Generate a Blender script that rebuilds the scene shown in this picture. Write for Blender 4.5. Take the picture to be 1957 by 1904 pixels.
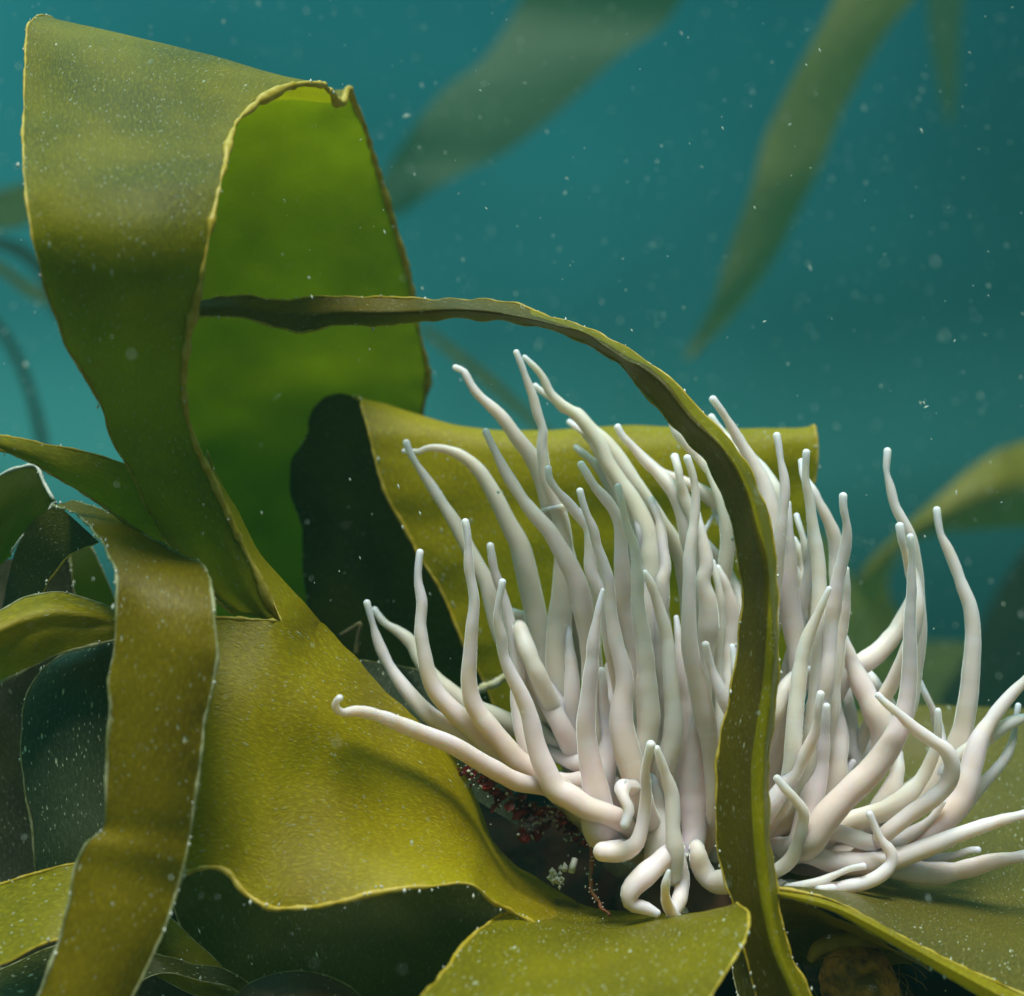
import bpy, math, random
import numpy as np
from mathutils import Vector, Matrix, noise
R = math.radians
random.seed(7)
sc = bpy.context.scene
C = sc.collection
for o in list(bpy.data.objects): bpy.data.objects.remove(o)

# ------------------------------------------------------------------ camera
PITCH = R(12)
FOC = 0.72                                  # sensor width / focal length
cam_d = bpy.data.cameras.new('camera'); cam = bpy.data.objects.new('camera', cam_d); C.objects.link(cam)
cam_d.lens = 50; cam_d.sensor_width = 36; cam_d.sensor_fit = 'HORIZONTAL'
cam_d.clip_start = 0.05; cam_d.clip_end = 400
cam.rotation_euler = (R(90) + PITCH, 0, 0)
cam_d.dof.use_dof = True; cam_d.dof.focus_distance = 4.05; cam_d.dof.aperture_fstop = 0.85
sc.camera = cam
sc.unit_settings.scale_length = 0.1         # one unit is ten centimetres

# ------------------------------------------------------------------ light
SUN_EL, SUN_AZ = 62, -176                    # azimuth measured from +Y (away from camera) towards +X
w = bpy.data.worlds.new('World'); sc.world = w; w.use_nodes = True
nt = w.node_tree; N = nt.nodes; L = nt.links
for n in list(N): N.remove(n)
out = N.new('ShaderNodeOutputWorld'); bg = N.new('ShaderNodeBackground')
tc = N.new('ShaderNodeTexCoord'); sep = N.new('ShaderNodeSeparateXYZ')
L.new(tc.outputs['Generated'], sep.inputs[0])
ramp = N.new('ShaderNodeValToRGB')          # colour of the open water by height of the look
mr = N.new('ShaderNodeMapRange'); mr.inputs[1].default_value = -1; mr.inputs[2].default_value = 1
L.new(sep.outputs['Z'], mr.inputs[0]); L.new(mr.outputs[0], ramp.inputs[0])
cr = ramp.color_ramp
stops = [(0.0, (.012, .045, .04)), (0.42, (.012, .06, .04)), (0.56, (.022, .12, .10)), (0.612, (.046, .27, .24)), (0.66, (.015, .128, .126)), (0.77, (.008, .098, .108)), (0.85, (.05, .22, .22)), (1.0, (.38, 1.2, 1.15))]
cr.elements[0].position = 0; cr.elements[0].color = (*stops[0][1], 1)
cr.elements[1].position = 1; cr.elements[1].color = (*stops[-1][1], 1)
for p, c in stops[1:-1]:
    e = cr.elements.new(p); e.color = (*c, 1)
side_gain = N.new('ShaderNodeMapRange'); side_gain.inputs[1].default_value = -.35; side_gain.inputs[2].default_value = .35  # open water brighter towards the left
side_gain.inputs[3].default_value = 1.5; side_gain.inputs[4].default_value = .58
L.new(sep.outputs['X'], side_gain.inputs[0])
mul = N.new('ShaderNodeVectorMath'); mul.operation = 'SCALE'
L.new(ramp.outputs[0], mul.inputs[0]); L.new(side_gain.outputs[0], mul.inputs['Scale'])
wno = N.new('ShaderNodeTexNoise'); wno.inputs['Scale'].default_value = 5; wno.inputs['Detail'].default_value = 2
L.new(tc.outputs['Generated'], wno.inputs[0])
wmr = N.new('ShaderNodeMapRange'); wmr.inputs[3].default_value = .55; wmr.inputs[4].default_value = 1.45
L.new(wno.outputs[0], wmr.inputs[0])
mul2 = N.new('ShaderNodeVectorMath'); mul2.operation = 'SCALE'
L.new(mul.outputs[0], mul2.inputs[0]); L.new(wmr.outputs[0], mul2.inputs['Scale'])
sky = N.new('ShaderNodeTexSky'); sky.sky_type = 'NISHITA'; sky.sun_disc = False
sky.sun_elevation = R(SUN_EL); sky.sun_rotation = R(SUN_AZ)
stint = N.new('ShaderNodeVectorMath'); stint.operation = 'MULTIPLY'; stint.inputs[1].default_value = (.11, .13, .085)
L.new(sky.outputs[0], stint.inputs[0])
win = N.new('ShaderNodeMapRange'); win.inputs[1].default_value = .62; win.inputs[2].default_value = .82; win.interpolation_type = 'SMOOTHSTEP'
L.new(sep.outputs['Z'], win.inputs[0])
sks = N.new('ShaderNodeVectorMath'); sks.operation = 'SCALE'
L.new(stint.outputs[0], sks.inputs[0]); L.new(win.outputs[0], sks.inputs['Scale'])
add = N.new('ShaderNodeVectorMath'); add.operation = 'ADD'
L.new(mul2.outputs[0], add.inputs[0]); L.new(sks.outputs[0], add.inputs[1])
L.new(add.outputs[0], bg.inputs[0]); bg.inputs[1].default_value = 1.0
L.new(bg.outputs[0], out.inputs[0])

sd = bpy.data.lights.new('sun', 'SUN'); sun = bpy.data.objects.new('sun', sd); C.objects.link(sun)
sd.energy = 4.4; sd.angle = R(22); sd.color = (1.0, .95, .87)
d = Vector((math.cos(R(SUN_EL)) * math.sin(R(SUN_AZ)), math.cos(R(SUN_EL)) * math.cos(R(SUN_AZ)), math.sin(R(SUN_EL))))
sun.rotation_euler = d.to_track_quat('Z', 'Y').to_euler()
vs = sc.view_settings; vs.view_transform = 'Standard'; vs.look = 'None'; vs.exposure = .55; vs.gamma = 1; vs.use_curve_mapping = False

# ------------------------------------------------------------------ helpers
ROT = Matrix.Rotation(PITCH, 3, 'X')
def P(x, y, Y):
    return ROT @ Vector(((x - 978.5) / 1957 * FOC * Y, Y, (952 - y) / 1957 * FOC * Y))
def px(wd, Y): return wd / 1957 * FOC * Y
def tag(o, label=None, cat=None, group=None, kind=None):
    if label: o['label'] = label
    if cat: o['category'] = cat
    if group: o['group'] = group
    if kind: o['kind'] = kind
    return o
def empty(name, loc, label, cat, group=None):
    o = bpy.data.objects.new(name, None); C.objects.link(o); o.location = loc; o.empty_display_size = .1
    return tag(o, label, cat, group)
def link(name, me, mats, parent=None):
    o = bpy.data.objects.new(name, me); C.objects.link(o)
    for m in (mats if isinstance(mats, (list, tuple)) else [mats]): me.materials.append(m)
    if parent:
        o.parent = parent; o.matrix_parent_inverse = Matrix.Translation(-parent.location)
    return o
def cr_w(t):
    return (-.5*t+t*t-.5*t**3, 1-2.5*t*t+1.5*t**3, .5*t+2*t*t-1.5*t**3, -.5*t*t+.5*t**3)
def catmull(pts, n):
    """n samples through an array of points (any trailing shape), spaced by chord length"""
    pts = np.array(pts, float); m = len(pts)
    if m == 2:
        t = np.linspace(0, 1, n).reshape(-1, *([1]*(pts.ndim-1))); return pts[0]*(1-t)+pts[1]*t
    seg = np.array([max(1e-4, np.sqrt(((pts[i+1]-pts[i])**2).sum())) for i in range(m-1)])
    cum = np.concatenate([[0], np.cumsum(seg)]); T = np.linspace(0, cum[-1], n)
    ext = np.concatenate([[2*pts[0]-pts[1]], pts, [2*pts[-1]-pts[-2]]])
    res = []
    for t in T:
        i = min(m-2, int(np.searchsorted(cum, t, side='right')-1)); f = (t-cum[i])/seg[i]
        # limited tangents (safe for uneven spacing)
        h = seg[i]; h0 = seg[i-1] if i > 0 else h; h1 = seg[i+1] if i < m-2 else h
        d1 = (pts[i+1]-pts[i])/h
        d0 = (pts[i]-pts[i-1])/h0 if i > 0 else d1
        d2 = (pts[i+2]-pts[i+1])/h1 if i < m-2 else d1
        m0 = (d0*h+d1*h0)/(h0+h)*h; m1 = (d1*h1+d2*h)/(h+h1)*h
        a = 2*f**3-3*f*f+1; b = f**3-2*f*f+f; c = -2*f**3+3*f*f; e = f**3-f*f
        res.append(a*pts[i]+b*m0+c*pts[i+1]+e*m1)
    return np.array(res)

# ------------------------------------------------------------------ materials
class NT:
    def __init__(s, name):
        s.m = bpy.data.materials.new(name); s.m.use_nodes = True; s.t = s.m.node_tree
        for n in list(s.t.nodes): s.t.nodes.remove(n)
        s.out = s.n('OutputMaterial')
    def n(s, kind, **kw):
        k = s.t.nodes.new('ShaderNode'+kind)
        for a, v in kw.items(): setattr(k, a, v)
        return k
    def l(s, a, b): s.t.links.new(a, b)
    def mixc(s, f, a, b):
        k = s.n('Mix', data_type='RGBA')
        for sock, v in ((k.inputs[0], f), (k.inputs[6], a), (k.inputs[7], b)):
            if hasattr(v, 'links'): s.l(v, sock)
            elif isinstance(v, tuple): sock.default_value = (*v, 1)
            else: sock.default_value = v
        return k.outputs[2]
    def mapr(s, v, a, b, c=0., d=1.):
        k = s.n('MapRange'); s.l(v, k.inputs[0])
        for i, x in enumerate((a, b, c, d)): k.inputs[i+1].default_value = x
        return k.outputs[0]
    def math(s, op, a, b=0.):
        k = s.n('Math', operation=op)
        for i, v in enumerate((a, b)):
            if hasattr(v, 'links'): s.l(v, k.inputs[i])
            else: k.inputs[i].default_value = v
        return k.outputs[0]

def kelp_mat(name, refl, refl2, trans, tmix=.45, specks=1., rough=.38, gran=1.):
    m = NT(name)
    uv = m.n('UVMap').outputs[0]
    mp = m.n('Mapping'); mp.inputs['Scale'].default_value = (.8, 2.0, 1); m.l(uv, mp.inputs[0])
    mp.inputs['Rotation'].default_value = (0, 0, .5)
    big = m.n('TexNoise'); big.inputs['Scale'].default_value = 3.2; big.inputs['Detail'].default_value = 4; m.l(uv, big.inputs[0])
    med = m.n('TexNoise'); med.inputs['Scale'].default_value = 62; med.inputs['Detail'].default_value = 4; med.inputs['Roughness'].default_value = .65; m.l(mp.outputs[0], med.inputs[0])
    fine = m.n('TexNoise'); fine.inputs['Scale'].default_value = 130; fine.inputs['Detail'].default_value = 2; m.l(mp.outputs[0], fine.inputs[0])
    base = m.mixc(m.mapr(big.outputs[0], .35, .65), refl, refl2)
    lite = tuple(min(1, c*2.0+.010) for c in refl)
    base = m.mixc(m.mapr(fine.outputs[0], .5, .7, 0, .3), base, tuple(c*.6 for c in refl2))
    base = m.mixc(m.mapr(med.outputs[0], .48, .70, 0, .5*gran), base, lite)
    # pale crusts: sparse larger ones and many tiny ones
    v1 = m.n('TexVoronoi'); v1.inputs['Scale'].default_value = 14; m.l(mp.outputs[0], v1.inputs[0])
    v2 = m.n('TexVoronoi'); v2.inputs['Scale'].default_value = 48; m.l(mp.outputs[0], v2.inputs[0])
    s1 = m.n('SeparateColor'); m.l(v1.outputs['Color'], s1.inputs[0])
    s2 = m.n('SeparateColor'); m.l(v2.outputs['Color'], s2.inputs[0])
    a = m.math('MULTIPLY', m.mapr(v1.outputs['Distance'], .05, .125, 1, 0), m.mapr(s1.outputs[0], .66, .74))
    b = m.math('MULTIPLY', m.mapr(v2.outputs['Distance'], .10, .22, 1, 0), m.mapr(s2.outputs[0], .4, .6))
    brk = m.mapr(big.outputs[0], .38, .6, .4, 1)
    sp = m.math('MULTIPLY', m.math('MULTIPLY', m.math('MAXIMUM', a, m.math('MULTIPLY', b, .8)), brk), specks)
    gl = m.math('MULTIPLY', m.mapr(fine.outputs[0], .66, .74), m.mapr(med.outputs[0], .42, .58, 0, .55*gran))
    sp = m.math('MAXIMUM', sp, gl)
    col = m.mixc(sp, base, (.62, .70, .48))
    bump = m.n('Bump'); bump.inputs['Strength'].default_value = .5; bump.inputs['Distance'].default_value = .006
    h = m.math('ADD', m.math('ADD', m.math('MULTIPLY', med.outputs[0], .8), m.math('MULTIPLY', fine.outputs[0], .55)), m.math('MULTIPLY', sp, 1.3))
    m.l(h, bump.inputs['Height'])
    pr = m.n('BsdfPrincipled'); m.l(col, pr.inputs['Base Color']); pr.inputs['Roughness'].default_value = rough
    pr.inputs['Specular IOR Level'].default_value = .24
    m.l(bump.outputs[0], pr.inputs['Normal'])
    tr = m.n('BsdfTranslucent'); tcol = m.mixc(m.mapr(big.outputs[0], .3, .7), trans, tuple(c*.7 for c in trans))
    tcol = m.mixc(sp, tcol, (.2, .2, .1)); m.l(tcol, tr.inputs[0]); m.l(bump.outputs[0], tr.inputs['Normal'])
    mx = m.n('MixShader'); mx.inputs[0].default_value = tmix; m.l(pr.outputs[0], mx.inputs[1]); m.l(tr.outputs[0], mx.inputs[2])
    m.l(mx.outputs[0], m.out.inputs[0])
    return m.m
def simple_mat(name, c1, c2, scale=20, rough=.5, sss=0., bump=.3, bd=.01, trans=0., spec=.4):
    m = NT(name); tcn = m.n('TexCoord').outputs['Object']
    no = m.n('TexNoise'); no.inputs['Scale'].default_value = scale; no.inputs['Detail'].default_value = 5; m.l(tcn, no.inputs[0])
    col = m.mixc(m.mapr(no.outputs[0], .38, .62), c1, c2)
    pr = m.n('BsdfPrincipled'); m.l(col, pr.inputs['Base Color']); pr.inputs['Roughness'].default_value = rough; pr.inputs['Specular IOR Level'].default_value = spec
    if sss: pr.inputs['Subsurface Weight'].default_value = sss; pr.inputs['Subsurface Radius'].default_value = (.05, .03, .02); pr.inputs['Subsurface Scale'].default_value = 1
    bp = m.n('Bump'); bp.inputs['Strength'].default_value = bump; bp.inputs['Distance'].default_value = bd; m.l(no.outputs[0], bp.inputs['Height']); m.l(bp.outputs[0], pr.inputs['Normal'])
    if trans:
        tr = m.n('BsdfTranslucent'); m.l(col, tr.inputs[0]); mx = m.n('MixShader'); mx.inputs[0].default_value = trans
        m.l(pr.outputs[0], mx.inputs[1]); m.l(tr.outputs[0], mx.inputs[2]); m.l(mx.outputs[0], m.out.inputs[0])
    else: m.l(pr.outputs[0], m.out.inputs[0])
    return m.m

K = {
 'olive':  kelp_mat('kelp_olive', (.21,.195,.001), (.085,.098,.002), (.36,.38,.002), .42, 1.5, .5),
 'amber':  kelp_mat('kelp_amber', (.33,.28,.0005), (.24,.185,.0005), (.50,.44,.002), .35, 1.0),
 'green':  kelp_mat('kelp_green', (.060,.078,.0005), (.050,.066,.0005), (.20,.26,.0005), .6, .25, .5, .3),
 'brown':  kelp_mat('kelp_brown', (.19,.15,.001), (.135,.10,.001), (.34,.27,.002), .35, 1.1),
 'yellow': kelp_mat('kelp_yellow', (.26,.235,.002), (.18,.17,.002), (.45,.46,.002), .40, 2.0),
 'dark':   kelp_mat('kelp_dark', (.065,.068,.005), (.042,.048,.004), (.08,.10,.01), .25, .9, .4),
 'far':    kelp_mat('kelp_far', (.17,.20,.04), (.11,.15,.04), (.36,.42,.06), .45, 0, .6, .3),  # water haze put into the colour by lifting its blue
}
RIM = simple_mat('kelp_margin', (.66,.54,.10), (.50,.38,.015), 30, .4, trans=.35)
RIMG = simple_mat('kelp_margin_olive', (.42,.44,.24), (.22,.24,.07), 30, .4, trans=.3)
CRUST = simple_mat('pale_crust', (.72,.76,.70), (.5,.56,.48), 60, .5)

# ------------------------------------------------------------------ kelp sheets
def tube_into(V, F, MI, pts, rad, seg=8, mi=0, cap=True):
    """append a tube with rounded ends to vertex / face lists"""
    pts = [Vector(p) for p in pts]; n = len(pts); b0 = len(V)
    up = None
    for i, p in enumerate(pts):
        t = (pts[min(i+1, n-1)]-pts[max(i-1, 0)]).normalized()
        if up is None:
            up = Vector((0, -1, 0)) if abs(t.y) < .9 else Vector((0, 0, 1))
        a = t.cross(up)
        if a.length < 1e-6: a = t.orthogonal()
        a.normalize(); up = a.cross(t).normalized()
        for k in range(seg):
            an = 2*math.pi*k/seg; V.append(p+(a*math.cos(an)+up*math.sin(an))*rad[i])
    for i in range(n-1):
        for k in range(seg):
            q = b0+i*seg; F.append((q+k, q+(k+1) % seg, q+seg+(k+1) % seg, q+seg+k)); MI.append(mi)
    if cap:
        F.append(tuple(b0+k for k in range(seg))[::-1]); MI.append(mi)
        F.append(tuple(b0+(n-1)*seg+k for k in range(seg))); MI.append(mi)
def blob_into(V, F, MI, p, r, mi=0, st=(1, 1, 1), seed=0):
    b = len(V); q = [(1,0,0),(-1,0,0),(0,1,0),(0,-1,0),(0,0,1),(0,0,-1)]
    for v in q:
        j = .7+.6*random.random(); V.append(p+Vector((v[0]*st[0], v[1]*st[1], v[2]*st[2]))*r*j)
    for f in ((0,2,4),(2,1,4),(1,3,4),(3,0,4),(2,0,5),(1,2,5),(3,1,5),(0,3,5)): F.append(tuple(b+i for i in f)); MI.append(mi)
def mesh(name, V, F, MI=None, smooth=True):
    me = bpy.data.meshes.new(name); me.from_pydata([tuple(v) for v in V], [], F); me.update()
    if MI is not None: me.polygons.foreach_set('material_index', MI)
    if smooth: me.polygons.foreach_set('use_smooth', [True]*len(me.polygons))
    return me
def rows_to_grid(rows, b):
    g = []
    for r in rows:
        if len(r[0]) if hasattr(r[0], '__len__') else 0: g.append([tuple(p) for p in r]); continue
        lx, ly, lY, rx, ry, rY = r[:6]; bb = r[6] if len(r) > 6 else b
        g.append([(lx+(rx-lx)*s, ly+(ry-ly)*s, lY+(rY-lY)*s+bb*4*s*(1-s)) for s in (0, .25, .5, .75, 1)])
    return g
def sheet(name, rows, mat, parent=None, b=0., nu=90, nv=36, wav=.012, wf=2.2, frill=.004, rim=('L', 'R'), rimw=.008, rmat=None, crumbs=1., seed=0, split=None, csplit=None, lmax=None):
    g = rows_to_grid(rows, b)
    a = np.array([catmull(r, nv) for r in g])           # rows x nv x 3 (still in picture/depth form)
    W = np.array([[P(*p) for p in r] for r in a])
    W = catmull(W, nu)
    # normals
    du = np.gradient(W, axis=0); dv = np.gradient(W, axis=1)
    nn = np.cross(du, dv); nn /= np.maximum(1e-9, np.linalg.norm(nn, axis=2, keepdims=True))
    rs = np.random.RandomState(seed+11)
    O = Vector((seed*7.3, seed*1.7, 3))
    for i in range(nu):
        for j in range(nv):
            p = Vector(W[i, j]); e = min(j, nv-1-j)/(nv-1)*2
            edge = math.exp(-e*7)
            h = noise.noise(p*wf+O)*wav + noise.noise(p*wf*3.1+O)*wav*.3 + noise.noise(p*14+O)*frill*(1.5*edge+.2)
            W[i, j] += nn[i, j]*h
            if edge > .5:
                side = dv[i, j]/max(1e-9, np.linalg.norm(dv[i, j]))
                W[i, j] += side*(noise.noise(p*22+O)*.6+noise.noise(p*60+O)*.35)*frill*edge
    V = [tuple(W[i, j]) for i in range(nu) for j in range(nv)]
    F = [(i*nv+j, i*nv+j+1, (i+1)*nv+j+1, (i+1)*nv+j) for i in range(nu-1) for j in range(nv-1)]
    me = mesh(name, V, F)
    lu = np.concatenate([[0], np.cumsum(np.linalg.norm(np.diff(W, axis=0), axis=2).mean(1))])
    wv = np.linalg.norm(np.diff(W, axis=1), axis=2).sum(1)
    uvl = me.uv_layers.new(name='UVMap')
    vi = np.zeros(len(me.loops), int); me.loops.foreach_get('vertex_index', vi)
    ii, jj = vi//nv, vi % nv
    uvs = np.stack([lu[ii]+seed*3.1, (jj/(nv-1)-.5)*wv[ii]+seed*1.3], 1)
    uvl.data.foreach_set('uv', uvs.ravel().astype(np.float32))
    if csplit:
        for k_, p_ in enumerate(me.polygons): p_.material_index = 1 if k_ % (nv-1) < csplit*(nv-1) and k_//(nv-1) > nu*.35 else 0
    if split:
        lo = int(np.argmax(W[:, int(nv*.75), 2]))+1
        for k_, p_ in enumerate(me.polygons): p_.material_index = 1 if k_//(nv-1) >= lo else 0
    o = link(name, me, mat, parent)
    if rim:
        lines = {'L': W[:, 0], 'R': W[:, -1], 'T': W[0], 'B': W[-1]}
        for s in rim:
            V, F, MI = [], [], []
            ln = lines[s]
            if lmax and s == 'L': ln = ln[[k_ for k_ in range(len(ln)) if ln[k_][0] < lmax]]
            n2 = int(max(24, min(260, np.linalg.norm(np.diff(ln, axis=0), axis=1).sum()/.012)))
            ln = catmull(ln, n2)
            # a fleshy, slightly uneven margin
            rw_ = rimw*(1.55 if split and s == 'R' else .62)
            rad = [rw_*(.72+.75*noise.noise(Vector(p)*6+O)+.6*noise.noise(Vector(p)*38+O)) for p in ln]
            rad = [max(.0015, r) for r in rad]; rad[0] *= .3; rad[-1] *= .3
            tube_into(V, F, MI, ln, rad, 8, 0)
            for p in ln:
                dens = .4*crumbs*max(0, noise.noise(Vector(p)*5+O*2)+.45)
                while random.random() < dens:
                    q = Vector(p)+Vector((rs.normal(), rs.normal(), rs.normal()))*rimw*.55
                    blob_into(V, F, MI, q, random.choice((.0018, .0022, .003, .0042)), 1, (1, 1, 1+random.random()*1.4)); dens -= .6
            link('blade_margin', mesh('blade_margin', V, F, MI), [rmat or RIM, CRUST], o)
    return o
def kelp(name, label, cat, rows, mat, **kw):
    return tag(sheet(name, rows, mat, None, **kw), label, cat)

# ------------------------------------------------------------------ setting
def seabed():
    V, F = [], []; n = 70
    for i in range(n):
        for j in range(n):
            x = (i/(n-1)-.5)*120; y = -10+j/(n-1)*92
            V.append((x, y, -3.4+noise.noise(Vector((x*.25, y*.25, 0)))*.5+noise.noise(Vector((x*.9, y*.9, 5)))*.15))
    for i in range(n-1):
        for j in range(n-1): F.append((i*n+j, (i+1)*n+j, (i+1)*n+j+1, i*n+j+1))
    o = link('seabed', mesh('seabed', V, F), simple_mat('seabed_sand', (.11, .12, .08), (.06, .07, .05), 3, .9, bump=.8, bd=.05))
    tag(o, kind='structure')
seabed()
def boulder(name, c, r, seed, mat, label, disp=.25):
    import bmesh
    bm = bmesh.new(); bmesh.ops.create_icosphere(bm, subdivisions=5, radius=1)
    O = Vector((seed, seed*2, 0))
    for v in bm.verts:
        p = v.co.copy(); k = 1+disp*noise.noise(p*1.6+O)+disp*.5*noise.noise(p*4+O)+disp*.25*noise.noise(p*11+O)+disp*.1*noise.noise(p*28+O)
        v.co = Vector((p.x*r[0], p.y*r[1], p.z*r[2]))*k+c
    me = bpy.data.meshes.new(name); bm.to_mesh(me); bm.free(); me.polygons.foreach_set('use_smooth', [True]*len(me.polygons))
    return tag(link(name, me, mat), label, 'rock')
ROCKM = simple_mat('turfed_rock', (.020, .013, .007), (.007, .010, .006), 9, .95, bump=1, bd=.03, spec=.05)
boulder('rock', P(1180, 2330, 5.1), (1.5, .75, 1.25), 3, ROCKM, 'dark turf-covered rock that the pale anemone grows on', .2)
boulder('rock', P(1010, 1850, 5.15), (.66, .42, .66), 5, ROCKM, 'smaller dark rock wedged between the broad blade and the anemone', .2)
boulder('rock', P(120, 2050, 5.6), (1.05, .7, 1.5), 8, ROCKM, 'dark rock in the shade behind the hanging strap at lower left', .2)
boulder('rock', P(1980, 2420, 5.0), (1.0, .7, 1.05), 12, ROCKM, 'dark rock below the curled blade at lower right', .2)

# ------------------------------------------------------------------ the big folded frond
fr = empty('kelp_frond', P(700, 1700, 4.1), 'big olive kelp frond, one strap folded over in an arch, broad blade below it', 'kelp')
A0 = [(455,1172,3.98, 537,1184,3.93), (398,1125,3.97, 515,1150,3.90), (335,1060,3.95, 489,1090,3.87), (288,985,3.92, 464,1040,3.85), (258,915,3.90, 428,965,3.83),
     (246,888,3.90, 398,900,3.82), (210,828,3.90, 372,845,3.81), (202,790,3.88,358,795,3.80), (170,730,3.86, 352,740,3.79), (130,665,3.84, 356,670,3.79), (103,595,3.82, 367,600,3.79),
     (80,520,3.80, 384,530,3.79), (58,440,3.79, 400,450,3.80), (48,370,3.79, 414,380,3.81), (44,290,3.83, 428,325,3.83), (44,210,3.90, 438,270,3.87), (48,120,3.98, 457,228,3.92),
     (50,68,4.04, 490,195,3.98), (60,42,4.10, 535,172,4.06), (78,32,4.20, 580,158,4.15), (100,38,4.32, 612,158,4.26), (118,70,4.45, 632,172,4.38), (135,120,4.6, 645,196,4.5), (145,160,4.7, 656,193,4.58), (160,200,4.8, 664,170,4.66),
     (175,260,4.9, 675,190,4.75), (190,330,5.0, 694,235,4.82), (205,430,5.1, 722,325,4.95), (220,540,5.18, 752,425,5.06), (240,640,5.24, 782,530,5.18), (260,740,5.3, 802,640,5.30), (275,800,5.34, 818,715,5.40), (290,860,5.38, 812,760,5.44), (305,920,5.4, 802,810,5.48),
     (340,1020,5.45, 790,900,5.5), (390,1150,5.5, 770,1050,5.5), (480,1270,5.5, 740,1260,5.5)]
def sm(t): t = max(0, min(1, t)); return t*t*(3-2*t)
def lean(y, Y): return Y-(.42*sm((1080-y)/760)*sm((y-20)/520) if Y < 4.3 and y > 20 else 0)
A = [(a[0], a[1], lean(a[1], a[2]), a[3], a[4], lean(a[4], a[5])) for a in A0]
sheet('folded_strap', A, [K['olive'], K['green']], fr, split=.50, b=-.07, nu=240, nv=56, wav=.016, rim=('L', 'R'), rimw=.0085, seed=1)  # green on the back run imitates light coming through, not pigment
Bs = [(-40,829,3.75, -40,850,3.70), (0,833,3.78, 0,859,3.75), (60,842,3.82, 62,886,3.80), (130,855,3.86, 137,931,3.85), (200,872,3.90, 192,965,3.90), (250,892,3.93, 240,1000,3.94), (330,950,3.98, 292,1030,3.98),
      (420,1060,4.0, 345,1061,4.0), (470,1130,4.0, 379,1085,4.02), (500,1165,4.0, 410,1140,4.02), (530,1183,4.0, 452,1176,4.02)]
sheet('side_strap', Bs, K['olive'], fr, b=-.02, wav=.008, rim=('L', 'R'), rimw=.009, seed=2)
Wd = [(395,860,4.02, 396,862,4.02), (405,900,4.0, 415,906,4.05), (436,975,3.97, 456,979,4.05), (466,1045,3.95, 489,1046,4.05), (500,1105,3.93, 536,1104,4.05), (527,1160,3.90, 590,1160,4.07), (538,1187,3.872, 615,1191,4.13), (548,1215,3.93, 640,1225,4.24)]
Cb = [[(280,1184,3.78),(280,1310,3.72),(280,1500,3.68),(280,1692,3.65)], [(345,1183,3.8),(345,1310,3.72),(345,1500,3.66),(345,1671,3.63)], [(397,1181,3.82),(400,1310,3.72),(400,1480,3.66),(400,1657,3.62)],
      [(440,1180,3.84),(440,1310,3.73),(435,1490,3.66),(432,1664,3.62)], [(492,1184,3.85),(490,1310,3.74),(480,1500,3.67),(464,1702,3.6)], [(540,1187,3.87),(530,1310,3.76),(510,1500,3.68),(500,1728,3.58)],
      [(614,1190,4.13),(600,1300,3.84),(575,1500,3.72),(560,1737,3.58)], [(671,1243,4.18),(662,1340,3.88),(650,1520,3.74),(640,1727,3.58)], [(750,1330,4.24),(742,1420,3.94),(730,1560,3.78),(720,1707,3.6)],
      [(817,1393,4.28),(812,1470,4.0),(805,1580,3.84),(800,1696,3.62)], [(875,1455,4.32),(870,1520,4.06),(862,1600,3.88),(855,1690,3.65)], [(910,1522,4.34),(908,1570,4.1),(904,1630,3.92),(900,1688,3.68)],
      [(932,1580,4.36),(935,1620,4.14),(937,1670,3.96),(936,1717,3.72)], [(990,1655,4.38),(990,1690,4.2),(990,1720,4.0),(988,1748,3.78)], [(1042,1685,4.4),(1046,1715,4.25),(1050,1745,4.05),(1052,1775,3.8)], [(1100,1722,4.4),(1105,1745,4.25),(1108,1765,4.05),(1110,1795,3.8)]]
sheet('broad_blade', Cb, K['amber'], fr, nu=120, nv=60, wav=.010, rim=('L', 'R'), rimw=.0135, seed=3, crumbs=2, lmax=P(541, 1187, 3.87).x)
sheet('blade_wedge', Wd, K['amber'], fr, b=-.02, nu=50, nv=14, wav=.002, frill=.002, rim=('L',), rimw=.007, seed=3)
D_ = [[(975,1738,4.2),(1060,1715,4.3),(1150,1735,4.3),(1270,1745,4.25),(1400,1745,4.0)], [(960,1748,3.9),(1050,1752,4.0),(1155,1768,3.95),(1275,1755,3.9),(1405,1733,3.8)],
      [(944,1755,3.76),(1040,1766,3.76),(1160,1784,3.7),(1280,1765,3.66),(1412,1729,3.62)], [(915,1778,3.62),(1025,1788,3.6),(1150,1802,3.56),(1290,1788,3.54),(1430,1745,3.54)],
      [(879,1815,3.5),(1010,1820,3.47),(1150,1835,3.44),(1288,1825,3.44),(1426,1790,3.46)], [(838,1869,3.36),(990,1870,3.33),(1145,1880,3.3),(1275,1868,3.32),(1392,1850,3.36)], [(800,1915,3.24),(975,1925,3.2),(1140,1930,3.18),(1260,1925,3.2),(1352,1915,3.26)], [(780,1960,3.15),(960,1965,3.1),(1130,1970,3.1),(1240,1965,3.1),(1320,1960,3.15)]]
sheet('front_lobe', D_, kelp_mat('kelp_front', (.21,.185,.001), (.12,.115,.003), (.40,.38,.002), .36, 2.4), fr, nu=80, nv=60, wav=.008, rim=('L', 'R'), rimw=.0085, seed=4)

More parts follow.
